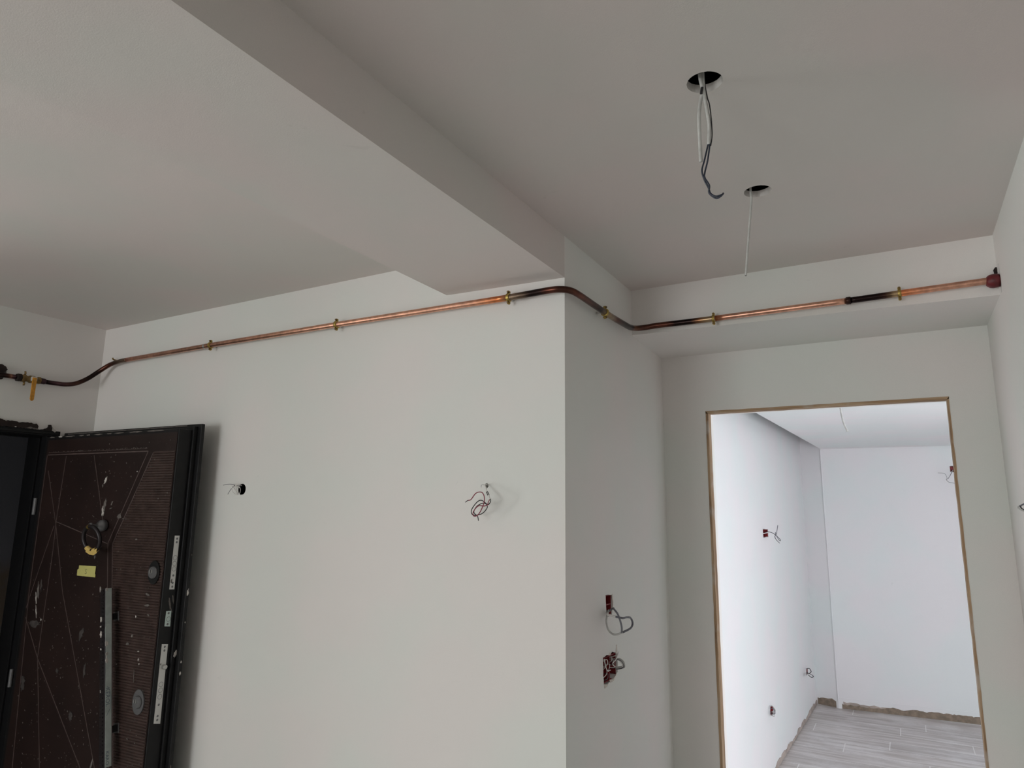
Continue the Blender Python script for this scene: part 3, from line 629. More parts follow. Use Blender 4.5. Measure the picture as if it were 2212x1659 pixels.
# ================================================================== GAS PIPE
pipe = empty('copper_pipe', (-2.0, 1.77, 2.384)); tag(pipe, 'long copper pipe bent round the corner with heat-blackened joints high on the walls', 'pipe')
def pipe_part(name, pts, r, keys, res=8, smooth_path=True, n=16, step=None):
    if step:   # resample straight runs
        Q = []
        for a, b_ in zip(pts[:-1], pts[1:]):
            a, b_ = Vector(a), Vector(b_); k = max(1, int((b_ - a).length / step)); Q += [a + (b_ - a) * j / k for j in range(k)]
        Q.append(Vector(pts[-1]))
    else: Q = cat(pts, res)
    V, F = tube_vf(Q, r, n); V = [v - Vector((-2.0, 1.77, 2.384)) for v in V]
    L = [0]
    for a, b_ in zip(Q[:-1], Q[1:]): L.append(L[-1] + (b_ - a).length)
    tot = L[-1]; m_ = M_PIPEO if keys[0][1][0] < -1 else M_PIPE
    me = bpy.data.meshes.new(name); me.from_pydata([tuple(v) for v in V], [], F)
    at = me.color_attributes.new('Col', 'FLOAT_COLOR', 'POINT')
    for i in range(len(Q)):
        f = L[i] / tot; c = keys[-1][1]
        for (f0, c0), (f1, c1) in zip(keys[:-1], keys[1:]):
            if f0 <= f <= f1: t = (f - f0) / max(1e-6, f1 - f0); c = [x + (y_ - x) * t for x, y_ in zip(c0, c1)]; break
        for k in range(n): at.data[i * n + k].color = (*c, 1)
    o = link(name, me, m_, pipe, smooth=True); return o
CU = (.74, .40, .28); CU2 = (.52, .28, .20); BLK = (.022, .013, .012); DBR = (.075, .035, .026); RBR = (.13, .045, .03); TAN = (.36, .25, .14); OR = (.60, .15, .04); PUR = (.10, .05, .06)
PR = .0100
a = pipe_part('elbow_section', [(-3.300, 1.372, 2.262), (-3.262, 1.376, 2.262), (-3.25, 1.395, 2.262), (-3.25, 1.415, 2.262), (-3.25, 1.434, 2.262)], PR,
    [(0, BLK), (.55, BLK), (.68, DBR), (.78, (.42, .19, .13)), (.84, (.16, .08, .07)), (.9, PUR), (1, BLK)])
a2 = pipe_part('bent_section', [(-3.25, 1.552, 2.261), (-3.25, 1.595, 2.2615), (-3.249, 1.635, 2.264), (-3.243, 1.675, 2.275), (-3.226, 1.713, 2.302), (-3.20, 1.745, 2.339), (-3.155, 1.765, 2.370), (-3.09, 1.770, 2.381), (-3.03, 1.770, 2.383)], PR,
    [(0, BLK), (.1, PUR), (.3, DBR), (.42, BLK), (.55, BLK), (.68, RBR), (.78, DBR), (.9, (.14, .10, .07)), (1, (.2, .12, .08))])
b_ = pipe_part('straight_section', [(-3.03, 1.770, 2.383), (-2.446, 1.770, 2.386), (-1.744, 1.770, 2.385), (-1.02, 1.77, 2.380)], PR,
    [(0, (.45, .13, .06)), (.03, CU2), (.3, CU2), (.5, CU), (.93, CU), (.97, (.75, .28, .12)), (.99, OR), (1, (.4, .22, .12))], step=.04)
c_ = pipe_part('bent_section', [(-1.02, 1.770, 2.380), (-.95, 1.770, 2.381), (-.88, 1.770, 2.382), (-.845, 1.777, 2.382), (-.82, 1.797, 2.380), (-.810, 1.84, 2.377), (-.81, 1.95, 2.377), (-.81, 2.10, 2.378), (-.81, 2.24, 2.383), (-.81, 2.30, 2.387), (-.80, 2.342, 2.393), (-.77, 2.366, 2.399), (-.73, 2.37, 2.402), (-.62, 2.37, 2.401), (-.52, 2.37, 2.401)], PR * 1.03,
    [(0, (.28, .20, .14)), (.045, (.16, .11, .08)), (.07, BLK), (.11, BLK), (.14, RBR), (.17, DBR), (.25, RBR), (.33, DBR), (.4, BLK), (.46, TAN), (.5, (.30, .24, .18)), (.53, RBR), (.6, (.06, .055, .055)), (.68, (.05, .04, .04)), (.7, (.2, .09, .05)), (.735, DBR), (.83, RBR), (.86, BLK), (.92, BLK), (.95, (.22, .10, .05)), (.97, TAN), (1, (.3, .2, .14))])
d_ = pipe_part('straight_section', [(-.52, 2.37, 2.401), (-.103, 2.37, 2.404)], PR, [(0, (.62, .22, .10)), (.1, CU2), (.6, CU), (1, CU)], step=.03)
e_ = pipe_part('sleeve_joint', [(-.103, 2.37, 2.404), (-.09, 2.37, 2.404), (-.0895, 2.37, 2.404)], lambda t: .0125 if t < .99 else .0118, [(0, DBR), (1, BLK)], step=.004)
f_ = pipe_part('straight_section', [(-.0895, 2.37, 2.404), (.30, 2.37, 2.411)], PR * 1.02, [(0, BLK), (.2, BLK), (.27, DBR), (.31, TAN), (.36, (.45, .32, .18)), (.37, (.75, .25, .10)), (.6, CU), (1, CU2)], step=.012)
V, F = tube_vf([(-2.488 + 2.0, 0, .0018), (-2.478 + 2.0, 0, .0018)], .0104, 16); mesh('solder_ring', V, F, M_STEEL, pipe, smooth=False)
# flame-cut red wrap where it enters the right wall
P = [(.272, 0), (.2735, .0150), (.279, .0205), (.288, .0212), (.300, .0200), (.3062, .0180)]
V, F = lathe_vf([(0, .272), (.0115, .2722), (.015, .275), (.0195, .281), (.0212, .290), (.0205, .300), (.019, .3062), (0, .3062)], 20)
wr = tag(mesh('wall_sleeve', *xf((V, F), Matrix.Translation((0, 2.372, 2.4085))), mat('sleeve_red', (.11, .006, .009), .45, var=.35, vscale=60), smooth=True), 'dark red plastic sleeve round the pipe where it enters the right wall', 'sleeve')
tag(mesh('foam_and_hole_shade', *prism(rag([(.287, 2.424), (.3064, 2.424), (.3064, 2.456), (.3015, 2.457), (.2975, 2.449), (.2985, 2.440), (.290, 2.432)], .003, .0009, 77), 0, .006, lambda u_, v_, d: (u_, YC - d, v_)), M_FOAM), 'dark patch painting the shaded hole in the chipped corner just above the red sleeve', 'foam')  # dark patch paints the shade of the hole above the sleeve
# ---------------- valve on the left run
vx, vz = -3.25, 2.262
MY = Matrix.Rotation(R90, 4, 'Z')
valve = mesh('valve', *xf(lathe_vf([(.0125, 0), (.0125, .012), (.0165, .018), (.0165, .036), (.0125, .042), (.0125, .046)], 20), Matrix.Translation((0, -.022, 0)) @ MY), M_BRASSD, pipe, smooth=True, loc=(vx + 2.0, 1.49 - 1.77, vz - 2.384))
valve['label'] = 'brass ball valve with hanging yellow lever'
def lx(name, prof, m_, y0, n=20, parent=valve, smooth=True): return mesh(name, *xf(lathe_vf(prof, n), Matrix.Translation((0, y0, 0)) @ MY), m_, parent, smooth=smooth)
lx('hex_end', [(.0, 0), (.0155, 0), (.0165, .002), (.0165, .014), (.0155, .016), (0, .016)], M_BRASSD, .022, 6, smooth=False)
lx('hex_end', [(.0, 0), (.0165, 0), (.0175, .002), (.0175, .014), (.0165, .016), (0, .016)], M_BRASSD, -.036, 6, smooth=False)
lx('union_nut', [(.0, 0), (.014, 0), (.0175, .003), (.0175, .016), (.016, .019), (0, .019)], M_FOAM, -.056, 6, smooth=False)
lx('pipe_collar', [(.011, 0), (.013, .003), (.013, .016), (.011, .02)], mat('soot_copper', (.06, .03, .035), .5, .6), .040)
V, F = tube_vf([(.012, 0, 0), (.034, 0, 0)], .0065, 12); mesh('valve_stem', V, F, M_STEEL, valve)
V, F = boxvf((.024, -.010, -.010), (.036, .010, .008)); mesh('stem_cap', V, F, M_PLATE, valve, bevel=.001)
LV = [(-.0085, .004), (.0085, .004), (.0085, -.020), (.0078, -.090), (.005, -.096), (0, -.098), (-.005, -.096), (-.0078, -.090), (-.0085, -.020)]
V, F = prism(LV, .036, .040, lambda u_, v_, d: (d, u_ - .0015, v_)); mesh('lever', V, F, M_YEL, valve, bevel=.0008)
for s_ in (-1, 1):
    V, F = tube_vf([(0, -.024, .016 * s_), (0.004, -.024, .022 * s_), (0, -.024, .030 * s_)], .004, 8); mesh('clip_ear', V, F, M_BRASSD, valve, smooth=True)
# ---------------- brass two-piece clamps
def build_clamp():
    r0 = empty('pipe_clamp')
    for s_ in (-1, 1):        # front and rear half (local y: wall at +.03)
        V, F = [], []
        a0, a1 = (rad(180), rad(360)) if s_ < 0 else (rad(0), rad(180)); n_ = 14
        pts = []
        for i in range(n_ + 1):
            a_ = a0 + (a1 - a0) * i / n_; pts.append((math.cos(a_), math.sin(a_)))
        inner, outer, w_ = .0103, .0133, .0052
        for cz_, cy_ in pts:
            for rr_, xx in ((inner, -w_), (outer, -w_ * .8), (outer + .0006, 0), (outer, w_ * .8), (inner, w_)): V.append((xx, cy_ * rr_ + .0004 * s_, cz_ * rr_))
        for i in range(n_):
            for j in range(5): F.append((i * 5 + j, i * 5 + (j + 1) % 5, (i + 1) * 5 + (j + 1) % 5, (i + 1) * 5 + j))
        F += [tuple(range(5)), tuple(n_ * 5 + j for j in range(4, -1, -1))]
        for t in (-1, 1):
            y0_, y1_ = (-.0034, -.0004) if s_ < 0 else (.0004, .0034)
            v2, f2 = prism(circ(0, t * .0175, .0048, 12), y0_, y1_, lambda u_, v_, d: (u_, d, v_)); V, F = merge([(V, F), (v2, f2)])
            v2, f2 = boxvf((-.0042, y0_, min(t * .0105, t * .0165)), (.0042, y1_, max(t * .0105, t * .0165))); V, F = merge([(V, F), (v2, f2)])
        mesh('clamp_half', V, F, M_BRASS, r0, smooth=False)
    for t in (-1, 1):
        V, F = tube_vf([(0, -.0075, t * .0175), (0, -.0040, t * .0175), (0, .0065, t * .0175)], lambda q: .0032 if q < .55 else .0016, 10); mesh('screw', V, F, M_BRASSD, r0)
    V, F = tube_vf([(0, .0125, 0), (0, .0298, 0)], .0030, 10); mesh('wall_stud', V, F, M_STEEL, r0)
    V, F = tube_vf([(0, .0275, 0), (0, .0298, 0)], .0055, 14); mesh('stud_plate', V, F, M_PALEW, r0)
    return r0
proto = build_clamp()
GRP = 'brass pipe clamps'
spots = [((-2.446, 1.770, 2.386), 0, 'brass pipe clamp nearest the entrance door on the long wall'), ((-1.744, 1.770, 2.385), 0, 'middle brass pipe clamp of the long straight run on the long wall'),
         ((-1.02, 1.770, 2.380), 0, 'brass pipe clamp under the ceiling beam where bright copper turns black'), ((-.81, 2.05, 2.3775), R90, 'brass pipe clamp on the shaded return wall round the corner'),
         ((-.527, 2.3720, 2.401), 0, 'brass pipe clamp on the downstand just right of the corner'), ((.048, 2.3720, 2.4065), 0, 'brass pipe clamp on the downstand nearest the red sleeve')]
for i, (p, rz, lab) in enumerate(spots):
    r_ = proto if i == 0 else proto.copy()
    if i:
        COL.objects.link(r_)
        for ch in list(proto.children): c2 = ch.copy(); COL.objects.link(c2); c2.parent = r_
    r_.location = p; r_.rotation_euler = (0, 0, rz); tag(r_, lab, 'clamp', GRP)
V, F = tube_vf([(-3.155, 1.7995, 2.398), (-3.155, 1.784, 2.398), (-3.155, 1.778, 2.400), (-3.155, 1.776, 2.407)], .0035, 10)
tag(mesh('clamp_stub', V, F, M_BRASSD), 'small clamp tip poking up behind the pipe bend beside the left corner', 'clamp')
# dark foam plugs at the left end of the pipe
V, F = prism(rag([(1.34, 2.265), (1.36, 2.25), (1.392, 2.246), (1.3975, 2.2535), (1.3936, 2.2665), (1.397, 2.278), (1.4075, 2.2933), (1.399, 2.305), (1.3852, 2.310), (1.355, 2.31), (1.34, 2.29)], .004, .0014, 81), -.02, .009, lambda u_, v_, d: (XL + d, u_, v_))
tag(mesh('foam_and_hole_shade', V, F, M_FOAM), 'black foam filling the wall hole at the left end of the pipe', 'foam')

# ================================================================== LAMP CABLES IN THE CEILING
def off(P, dx=0, dy=0, dz=0): return [(x + dx, y + dy, z + dz) for x, y, z in P]
y1 = 1.2386
cA = empty('ceiling_cable', (-.2859, y1, 2.394)); 
def wire(name, P, r, m_, parent, base, res=8, n=8):
    P = [Vector(p) - Vector(base) for p in P]; return tube(name, P, r, m_, parent, res, n)
bA = (-.2859, y1, 2.394)
wire('sheath', [(-.2805, y1 - .01, 2.70), (-.2794, y1 - .008, 2.5814), (-.2763, y1, 2.5446), (-.2816, y1 + .002, 2.526), (-.2857, y1, 2.492), (-.2862, y1, 2.44), (-.2859, y1, 2.394)], .0036, M_PALEW, cA, bA)
tag(cA, 'straight pale cable hanging on the left from the nearer ceiling cut-out', 'cable', 'cables hanging from ceiling cut-outs')
bB = (-.2695, y1, 2.4258); cB = empty('ceiling_cable', bB)
wire('sheath', [(-.272, y1 - .004, 2.70), (-.2748, y1 - .002, 2.58), (-.2747, y1 + .003, 2.539), (-.2701, y1 + .002, 2.4973), (-.2669, y1, 2.4665), (-.2695, y1, 2.4258)], .0036, M_PALEW, cB, bB)
wire('wire', [(-.2703, y1, 2.4280), (-.2787, y1, 2.3961), (-.2841, y1 - .002, 2.3731), (-.2805, y1 + .002, 2.3529), (-.2749, y1 + .004, 2.339), (-.2702, y1, 2.3236), (-.2593, y1 - .002, 2.3144), (-.2463, y1, 2.3171)], .0017, M_BLUEW, cB, bB)
wire('wire', [(-.267, y1, 2.4280), (-.2726, y1, 2.3944), (-.2798, y1 + .002, 2.3701), (-.2794, y1 - .002, 2.3574), (-.2714, y1 - .003, 2.3392), (-.2737, y1 + .003, 2.3270), (-.2619, y1 + .002, 2.3131), (-.2524, y1, 2.3131), (-.246, y1, 2.3192)], .0017, M_BLUEW, cB, bB)
wire('wire', [(-.270, y1 + .003, 2.69), (-.273, y1 + .004, 2.5775), (-.2690, y1 + .004, 2.53), (-.2655, y1 + .002, 2.514), (-.2628, y1, 2.4851), (-.2622, y1, 2.4455), (-.266, y1, 2.4215)], .0012, M_BLACKW, cB, bB)
wire('tape', [(-.2790, y1 - .004, 2.5350), (-.2775, y1 - .005, 2.5415), (-.2758, y1 - .005, 2.548)], .0026, M_BLACKW, cB, bB)
tag(cB, 'bent pale cable from the nearer ceiling cut-out ending in twisted dark blue wires', 'cable', 'cables hanging from ceiling cut-outs')
y2 = 1.7733; bC = (-.3065, y2, 2.335); cC = empty('ceiling_cable', bC)
wire('sheath', [(-.281, y2, 2.70), (-.2824, y2, 2.577), (-.2817, y2, 2.5437), (-.2861, y2, 2.5053), (-.294, y2, 2.4418), (-.3065, y2, 2.335)], .0030, M_PALEW, cC, bC)
wire('wire_tip', [(-.3065, y2, 2.3352), (-.3067, y2, 2.3335)], .0016, M_BLACKW, cC, bC)
tag(cC, 'thin white cable hanging from the farther ceiling cut-out', 'cable', 'cables hanging from ceiling cut-outs')
bD = (-.2072, 3.8, 2.1375); cD = empty('ceiling_cable', bD)
wire('sheath', [(-.250, 3.8, 2.37), (-.2379, 3.8, 2.3341), (-.2319, 3.8, 2.2666), (-.2284, 3.8, 2.2259), (-.2212, 3.8, 2.1782), (-.2072, 3.8, 2.1375)], .0048, M_PALEW, cD, bD)
tag(cD, 'curved grey cable hanging from the far room ceiling in the doorway', 'cable', 'cables hanging from ceiling cut-outs')

# ================================================================== WALL BOXES AND WIRES
def bundle(name, base, label, cat_, wires, group=None):
    r0 = empty(name, base)
    for nm, P, r, m_ in wires: wire(nm, P, r, m_, r0, base, 7, 6)
    tag(r0, label, cat_, group); return r0
# left round hole of the long wall
V, F = lathe_vf([(.0205, 0), (.0185, 0), (.0185, .035), (.0, .035), (0, .036), (.0195, .036), (.0195, .002), (.0205, .002), (.0205, 0)], 24)
tag(mesh('wall_box', *xf((V, F), Matrix.Translation((-2.2165, 1.8005, 1.794)) @ Matrix.Rotation(R90, 4, 'Z')), M_DARK), 'small round dark box sunk in the long wall beside the door', 'junction box', 'flush wiring boxes')
bundle('wire_tangle', (-2.2345, 1.80, 1.794), 'small tangle of white wires poking from the round hole beside the entrance door', 'wires', [
    ('wire', [(-2.2137, 1.835, 1.7921), (-2.2270, 1.795, 1.804), (-2.2329, 1.78, 1.8092), (-2.2527, 1.77, 1.8125), (-2.277, 1.76, 1.8088)], .0011, M_GREYW),
    ('wire', [(-2.2186, 1.835, 1.7886), (-2.2330, 1.785, 1.809), (-2.2419, 1.77, 1.7932), (-2.2583, 1.77, 1.7737)], .0010, M_GREYW),
    ('wire', [(-2.2141, 1.83, 1.7851), (-2.2377, 1.78, 1.8057), (-2.2351, 1.77, 1.7881), (-2.2247, 1.78, 1.7734), (-2.2098, 1.785, 1.7773), (-2.2159, 1.79, 1.7988), (-2.2302, 1.78, 1.8091)], .0012, M_WHITEW),
    ('wire', [(-2.2302, 1.78, 1.8091), (-2.2181, 1.773, 1.7895), (-2.2176, 1.78, 1.7748), (-2.2275, 1.79, 1.779), (-2.2377, 1.779, 1.799), (-2.2300, 1.772, 1.8090)], .0012, M_WHITEW),
    ('wire', [(-2.2150, 1.83, 1.80), (-2.222, 1.79, 1.8105), (-2.2300, 1.778, 1.8130), (-2.2260, 1.782, 1.794), (-2.2230, 1.79, 1.778)], .0011, M_WHITEW)], 'loose wiring left at wall boxes')
# right hole with red and black coil
def sh(P, dy=0.0): return [(x, y + dy, z) for x, y, z in P]
bundle('wire_coil', (-1.1074, 1.80, 1.7984), 'white cord ending in a coil of red and black wires on the long wall', 'wires', [
    ('cord', [(-1.1050, 1.835, 1.7984), (-1.1050, 1.795, 1.8010), (-1.1010, 1.78, 1.7985), (-1.0900, 1.77, 1.788), (-1.0807, 1.76, 1.7788), (-1.0678, 1.75, 1.7648), (-1.0645, 1.75, 1.7560)], .0022, M_WHITEW),
    ('strand', [(-1.1050, 1.795, 1.7990), (-1.1150, 1.785, 1.8000), (-1.1170, 1.785, 1.7925)], .0006, M_GREYW),
    ('tape_band', [(-1.0800, 1.7595, 1.7775), (-1.0750, 1.756, 1.7720), (-1.0709, 1.7525, 1.7680)], .0033, M_BLACKW),
    ('red_wire', [(-1.0645, 1.75, 1.7567), (-1.0700, 1.75, 1.7460), (-1.0722, 1.75, 1.7400), (-1.0834, 1.75, 1.7362), (-1.1029, 1.748, 1.7361), (-1.119, 1.748, 1.721), (-1.122, 1.75, 1.7087), (-1.1137, 1.751, 1.7061), (-1.1008, 1.752, 1.7157), (-1.0851, 1.748, 1.7403), (-1.0807, 1.746, 1.7594), (-1.0875, 1.746, 1.7744), (-1.1006, 1.746, 1.7772), (-1.1137, 1.746, 1.7717), (-1.1281, 1.746, 1.7552), (-1.138, 1.746, 1.7525)], .00145, M_REDW),
    ('red_wire_end', [(-1.1375, 1.746, 1.7526), (-1.1420, 1.746, 1.7510), (-1.1479, 1.746, 1.7469)], .0013, M_BLACKW),
    ('black_wire', [(-1.0628, 1.75, 1.7573), (-1.0628, 1.752, 1.7500), (-1.0722, 1.752, 1.7404), (-1.0935, 1.753, 1.7525), (-1.1098, 1.753, 1.7484), (-1.129, 1.753, 1.7264), (-1.1287, 1.753, 1.7127), (-1.1154, 1.754, 1.7088), (-1.0926, 1.755, 1.7145), (-1.0768, 1.756, 1.7309), (-1.0803, 1.756, 1.7417), (-1.0933, 1.757, 1.7444), (-1.1128, 1.757, 1.7361), (-1.1239, 1.757, 1.7209), (-1.1204, 1.757, 1.7128), (-1.1121, 1.757, 1.7074), (-1.1090, 1.757, 1.7020), (-1.1068, 1.757, 1.6926)], .00145, M_BLACKW)], 'loose wiring left at wall boxes')
# red box with the grey cable loop
def redbox(name, cy, cz, hy, hz, label, nx=1, tr_=None, t=.0022, depth=.04, divs=()):
    tr_ = tr_ or (lambda u_, v_, d: (X0 - d, u_, v_)); L = []
    def bx3(u0, u1, v0, v1, d0, d1): L.append(prism([(u0, v0), (u1, v0), (u1, v1), (u0, v1)], d0, d1, tr_))
    bx3(cy - hy, cy - hy + t, cz - hz, cz + hz, .003, depth); bx3(cy + hy - t, cy + hy, cz - hz, cz + hz, .003, depth)
    bx3(cy - hy, cy + hy, cz - hz, cz - hz + t, .003, depth); bx3(cy - hy, cy + hy, cz + hz - t, cz + hz, .003, depth); bx3(cy - hy, cy + hy, cz - hz, cz + hz, depth - .002, depth)
    for kind, p in divs:
        if kind == 'v': bx3(p - .0015, p + .0015, cz - hz, cz + hz, .004, depth)
        else: bx3(cy - hy, cy + hy, p - .0015, p + .0015, .004, depth)
    V, F = merge(L); return tag(mesh(name, V, F, M_RED), label, 'junction box', 'flush wiring boxes')
redbox('wall_box', 2.1285, 1.431, .0225, .0300, 'narrow dark red box in the return wall above the grey cable loop', divs=(('h', 1.432),))
redbox('wall_box', 2.1310, 1.240, .0540, .0370, 'wide dark red double box packed with wires low on the return wall', divs=(('v', 2.133),))
V, F = prism(rag([(2.150, 1.461), (2.158, 1.463), (2.163, 1.44), (2.161, 1.418), (2.1565, 1.419), (2.1555, 1.44)], .006, .001, 91), 0.0, .001, lambda u_, v_, d: (X0 + d, u_, v_))
mesh('plaster_chip', V, F, M_CHIP, bpy.data.objects['wall_return'])
for i, pol in enumerate(([(2.118, 1.207), (2.150, 1.202), (2.186, 1.216), (2.178, 1.209), (2.150, 1.196), (2.125, 1.198)], [(2.0745, 1.203), (2.105, 1.198), (2.10, 1.191), (2.08, 1.190)], [(2.178, 1.276), (2.184, 1.302), (2.190, 1.300), (2.191, 1.276)], [(2.115, 1.281), (2.128, 1.2785), (2.137, 1.283), (2.131, 1.2865)])):
    V, F = prism(rag(pol, .005, .001, 92 + i), 0, .0012, lambda u_, v_, d: (X0 + d, u_, v_)); mesh('plaster_chip', V, F, M_CHIP, bpy.data.objects['wall_return'])
bundle('cable_loop', (X0, 2.11, 1.415), 'thick grey cable looping out of the narrow red box on the return wall', 'cable', [
    ('cable', [(-.870, 2.128, 1.4106), (-.841, 2.1224, 1.4126), (-.811, 2.0625, 1.4255), (-.800, 2.060, 1.4310), (-.791, 2.0400, 1.4318), (-.771, 2.0183, 1.422), (-.761, 2.0141, 1.4021), (-.761, 2.0248, 1.3835), (-.771, 2.0507, 1.3644)], .0029, M_GREYW),
    ('painted_cable', [(-.870, 2.128, 1.4040), (-.841, 2.1121, 1.4082), (-.811, 2.0423, 1.4135), (-.781, 2.0285, 1.412)], .0032, M_WHITEW),
    ('cable', [(-.781, 2.0285, 1.412), (-.761, 2.0341, 1.4085), (-.761, 2.0745, 1.4065), (-.761, 2.1045, 1.4001), (-.761, 2.1209, 1.3828), (-.761, 2.1011, 1.3706), (-.771, 2.0586, 1.3633)], .0032, M_GREYW),
    ('painted_cable', [(-.771, 2.0586, 1.3633), (-.791, 2.0443, 1.3568), (-.811, 2.0461, 1.3668), (-.821, 2.0531, 1.388), (-.829, 2.0789, 1.4046), (-.832, 2.1015, 1.418)], .0030, M_PALEW)], 'loose wiring left at wall boxes')
WB = [[(-.865, 2.165, 1.262), (-.830, 2.156, 1.275), (-.821, 2.1516, 1.2863), (-.821, 2.1304, 1.2684), (-.821, 2.1053, 1.2637), (-.821, 2.102, 1.2569), (-.821, 2.1195, 1.2487)],
      [(-.865, 2.095, 1.268), (-.836, 2.0700, 1.2750), (-.831, 2.0575, 1.2777), (-.821, 2.0401, 1.2657), (-.821, 2.0516, 1.2512), (-.831, 2.0878, 1.2394)],
      [(-.860, 2.160, 1.262), (-.821, 2.1385, 1.268), (-.801, 2.1261, 1.2672), (-.791, 2.1191, 1.2586), (-.801, 2.1373, 1.2461), (-.828, 2.1453, 1.2397)],
      [(-.860, 2.165, 1.258), (-.821, 2.1463, 1.2632), (-.808, 2.1382, 1.2600), (-.801, 2.1334, 1.2509), (-.821, 2.1556, 1.242), (-.846, 2.1368, 1.2395)],
      [(-.862, 2.09, 1.255), (-.845, 2.0872, 1.2681), (-.831, 2.0777, 1.2749), (-.831, 2.0811, 1.2615), (-.850, 2.09, 1.240)],
      [(-.862, 2.15, 1.255), (-.845, 2.1464, 1.2723), (-.835, 2.1283, 1.2657), (-.848, 2.1376, 1.2537)],
      [(-.862, 2.17, 1.235), (-.825, 2.150, 1.2640), (-.797, 2.128, 1.2630), (-.793, 2.124, 1.2530), (-.808, 2.145, 1.2420), (-.850, 2.160, 1.2340)],
      [(-.865, 2.09, 1.235), (-.845, 2.095, 1.2500), (-.835, 2.086, 1.2340), (-.845, 2.078, 1.2200), (-.862, 2.100, 1.2150)],
      [(-.862, 2.12, 1.222), (-.838, 2.098, 1.2290), (-.833, 2.085, 1.2180), (-.850, 2.088, 1.2100)],
      [(-.862, 2.17, 1.250), (-.818, 2.1405, 1.2690), (-.798, 2.1300, 1.2665), (-.789, 2.1205, 1.2560), (-.800, 2.1393, 1.2435), (-.830, 2.1483, 1.2370)],
      [(-.862, 2.17, 1.246), (-.820, 2.1385, 1.2660), (-.802, 2.1281, 1.2645), (-.794, 2.1220, 1.2560), (-.804, 2.1390, 1.2425), (-.826, 2.1400, 1.2350)],
      [(-.862, 2.13, 1.246), (-.836, 2.110, 1.2560), (-.834, 2.104, 1.2460), (-.842, 2.115, 1.2350), (-.842, 2.135, 1.2330)],
      [(-.862, 2.15, 1.270), (-.834, 2.136, 1.2640), (-.832, 2.140, 1.2500), (-.850, 2.160, 1.2420)]]
bundle('wire_tangle', (X0, 2.13, 1.24), 'dense tangle of pale and dark wires spilling from the wide red box', 'wires', [('wire', P, .0017 if i < 2 else .0013, M_WHITEW if i in (0, 1, 3, 4, 5, 7, 11) else (M_GREYW if i in (6, 8, 10) else M_PALEW)) for i, P in enumerate(WB)], 'loose wiring left at wall boxes')
# right wall cable at the frame edge
bundle('cable_loop', (XR, 2.09, 1.738), 'grey and black cable loop cut by the right edge of the picture', 'cable', [
    ('cable', [(.345, 2.09, 1.755), (.300, 2.11, 1.7605), (.2814, 2.165, 1.7600), (.2714, 2.1933, 1.7531), (.2664, 2.2068, 1.7497)], .0022, M_GREYW),
    ('cable', [(.345, 2.09, 1.728), (.3064, 2.11, 1.7235), (.2864, 2.15, 1.727), (.2764, 2.180, 1.734), (.2664, 2.195, 1.7400), (.2624, 2.206, 1.7460), (.2660, 2.207, 1.7490)], .0020, M_PALEW),
    ('wire', [(.345, 2.08, 1.730), (.3064, 2.11, 1.7290), (.2864, 2.155, 1.7330), (.2764, 2.175, 1.7370), (.2684, 2.198, 1.7440), (.2684, 2.204, 1.7500)], .0015, M_BLACKW)], 'loose wiring left at wall boxes')
# far room
redbox('wall_box', uF(5.405), 1.5862, .088, .026, 'small red box with a pale cross bar on the bright far room wall', tr_=trF, depth=.03, divs=(('v', uF(5.405)),))
V, F = prism([(uF(5.305), 1.582), (uF(5.505), 1.587), (uF(5.505), 1.592), (uF(5.305), 1.588)], -.001, .002, trF); mesh('plaster_chip', V, F, M_FAR, bpy.data.objects['wall_far_left'])
bundle('wire_tangle', (-.892, 5.43, 1.59), 'thin grey wires sprouting from the small red box on the bright far wall', 'wires', [
    ('wire', [(-.9119, 5.47, 1.590), (-.8868, 5.42, 1.5952), (-.8468, 5.2992, 1.5967), (-.8176, 5.251, 1.5902), (-.797, 5.2726, 1.5709), (-.7919, 5.3949, 1.5413), (-.7941, 5.367, 1.5358), (-.7975, 5.2564, 1.5745), (-.7983, 5.2294, 1.5976)], .0024, M_GREYW),
    ('wire', [(-.8176, 5.251, 1.5902), (-.7979, 5.2413, 1.5812), (-.7945, 5.28, 1.61), (-.7952, 5.3313, 1.6449)], .0022, M_GREYW),
    ('wire', [(-.7979, 5.2413, 1.5812), (-.8000, 5.205, 1.5661), (-.7975, 5.2564, 1.543), (-.7942, 5.3617, 1.5195)], .0026, M_GREYW)], 'loose wiring left at wall boxes')
redbox('wall_box', uF(5.283), .388, .048, .026, 'low dark box near the floor, nearer one on the bright far room wall', tr_=trF, depth=.03)
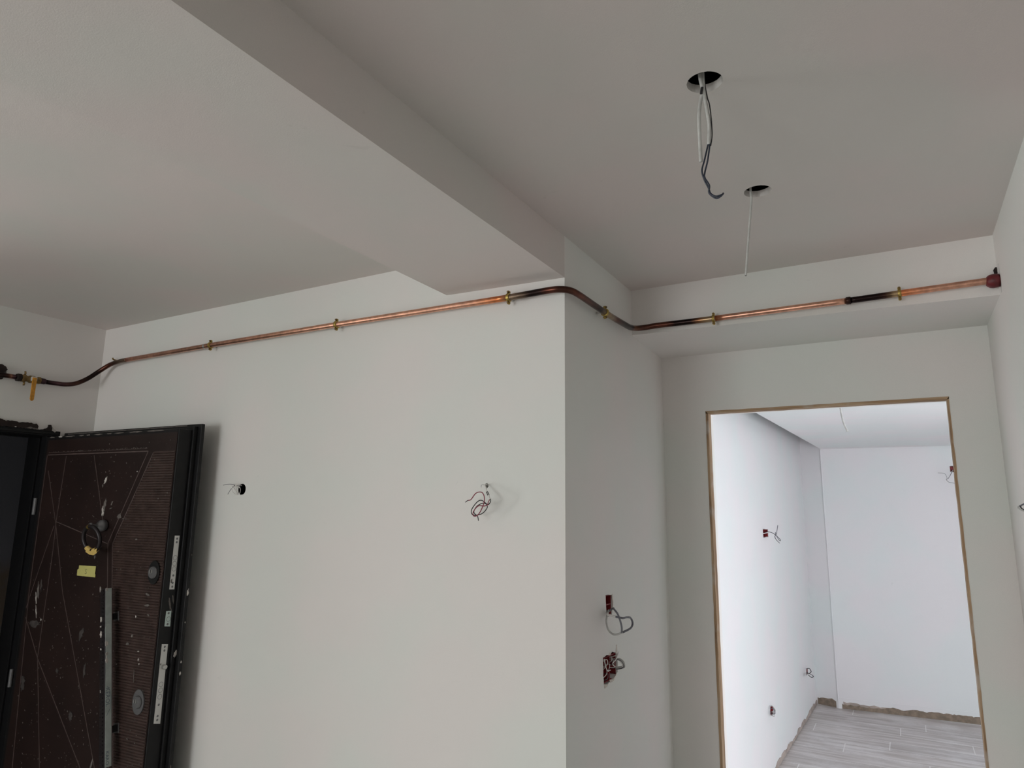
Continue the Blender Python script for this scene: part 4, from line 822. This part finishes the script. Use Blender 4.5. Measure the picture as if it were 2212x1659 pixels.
bundle('wire_tangle', (-.897, 5.25, .40), 'knot of pale wires at the nearer low box of the far room', 'wires', [
    ('wire', [(-.9155, 5.30, .4005), (-.8813, 5.1946, .4399), (-.8512, 5.1373, .4275), (-.8612, 5.1379, .4085), (-.8898, 5.2409, .3947)], .003, M_PALEW),
    ('wire', [(-.9157, 5.29, .3918), (-.8718, 5.1756, .4296), (-.8517, 5.1189, .415), (-.8799, 5.1975, .3887), (-.91, 5.26, .38)], .003, M_GREYW),
    ('wire', [(-.915, 5.30, .37), (-.875, 5.20, .40), (-.862, 5.16, .385), (-.905, 5.26, .365)], .0028, M_WHITEW)], 'loose wiring left at wall boxes')
redbox('wall_box', uF(6.852), .357, .038, .022, 'low dark box near the far corner of the bright wall', tr_=trF, depth=.03)
bundle('wire_tangle', (-.848, 6.85, .365), 'small black wire loops at the low box by the far corner', 'wires', [
    ('wire', [(-.866, 6.87, .3751), (-.8154, 6.71, .4157), (-.7954, 6.6199, .4257), (-.7862, 6.5958, .4113), (-.8154, 6.6614, .382), (-.86, 6.85, .35)], .0032, M_BLACKW),
    ('wire', [(-.864, 6.85, .36), (-.8307, 6.7721, .3635), (-.7771, 6.5864, .387), (-.7591, 6.4997, .3937), (-.7787, 6.5116, .3854), (-.8221, 6.7065, .3616)], .003, M_BLACKW)], 'loose wiring left at wall boxes')
redbox('wall_box', ub(.435), 2.1425, .0275, .024, 'small red box high on the far back wall half hidden by the door jamb', tr_=trG, depth=.03)
bundle('wire_tangle', (.42, 7.31, 2.13), 'fine dark wires dangling below the high red box of the far back wall', 'wires', [
    ('wire', [(.425, 7.335, 2.1407), (.418, 7.29, 2.125), (.4053, 7.2716, 2.0929), (.3761, 7.2495, 2.0523), (.3708, 7.239, 2.0715), (.3553, 7.2277, 2.0999), (.3058, 7.2034, 2.1057)], .0016, M_GREYW),
    ('wire', [(.425, 7.335, 2.135), (.412, 7.29, 2.110), (.402, 7.2717, 2.0891), (.3804, 7.2498, 2.0555), (.3656, 7.2486, 2.0494), (.3844, 7.2502, 2.0246), (.4256, 7.2536, 2.0142)], .0016, M_BLACKW)], 'loose wiring left at wall boxes')
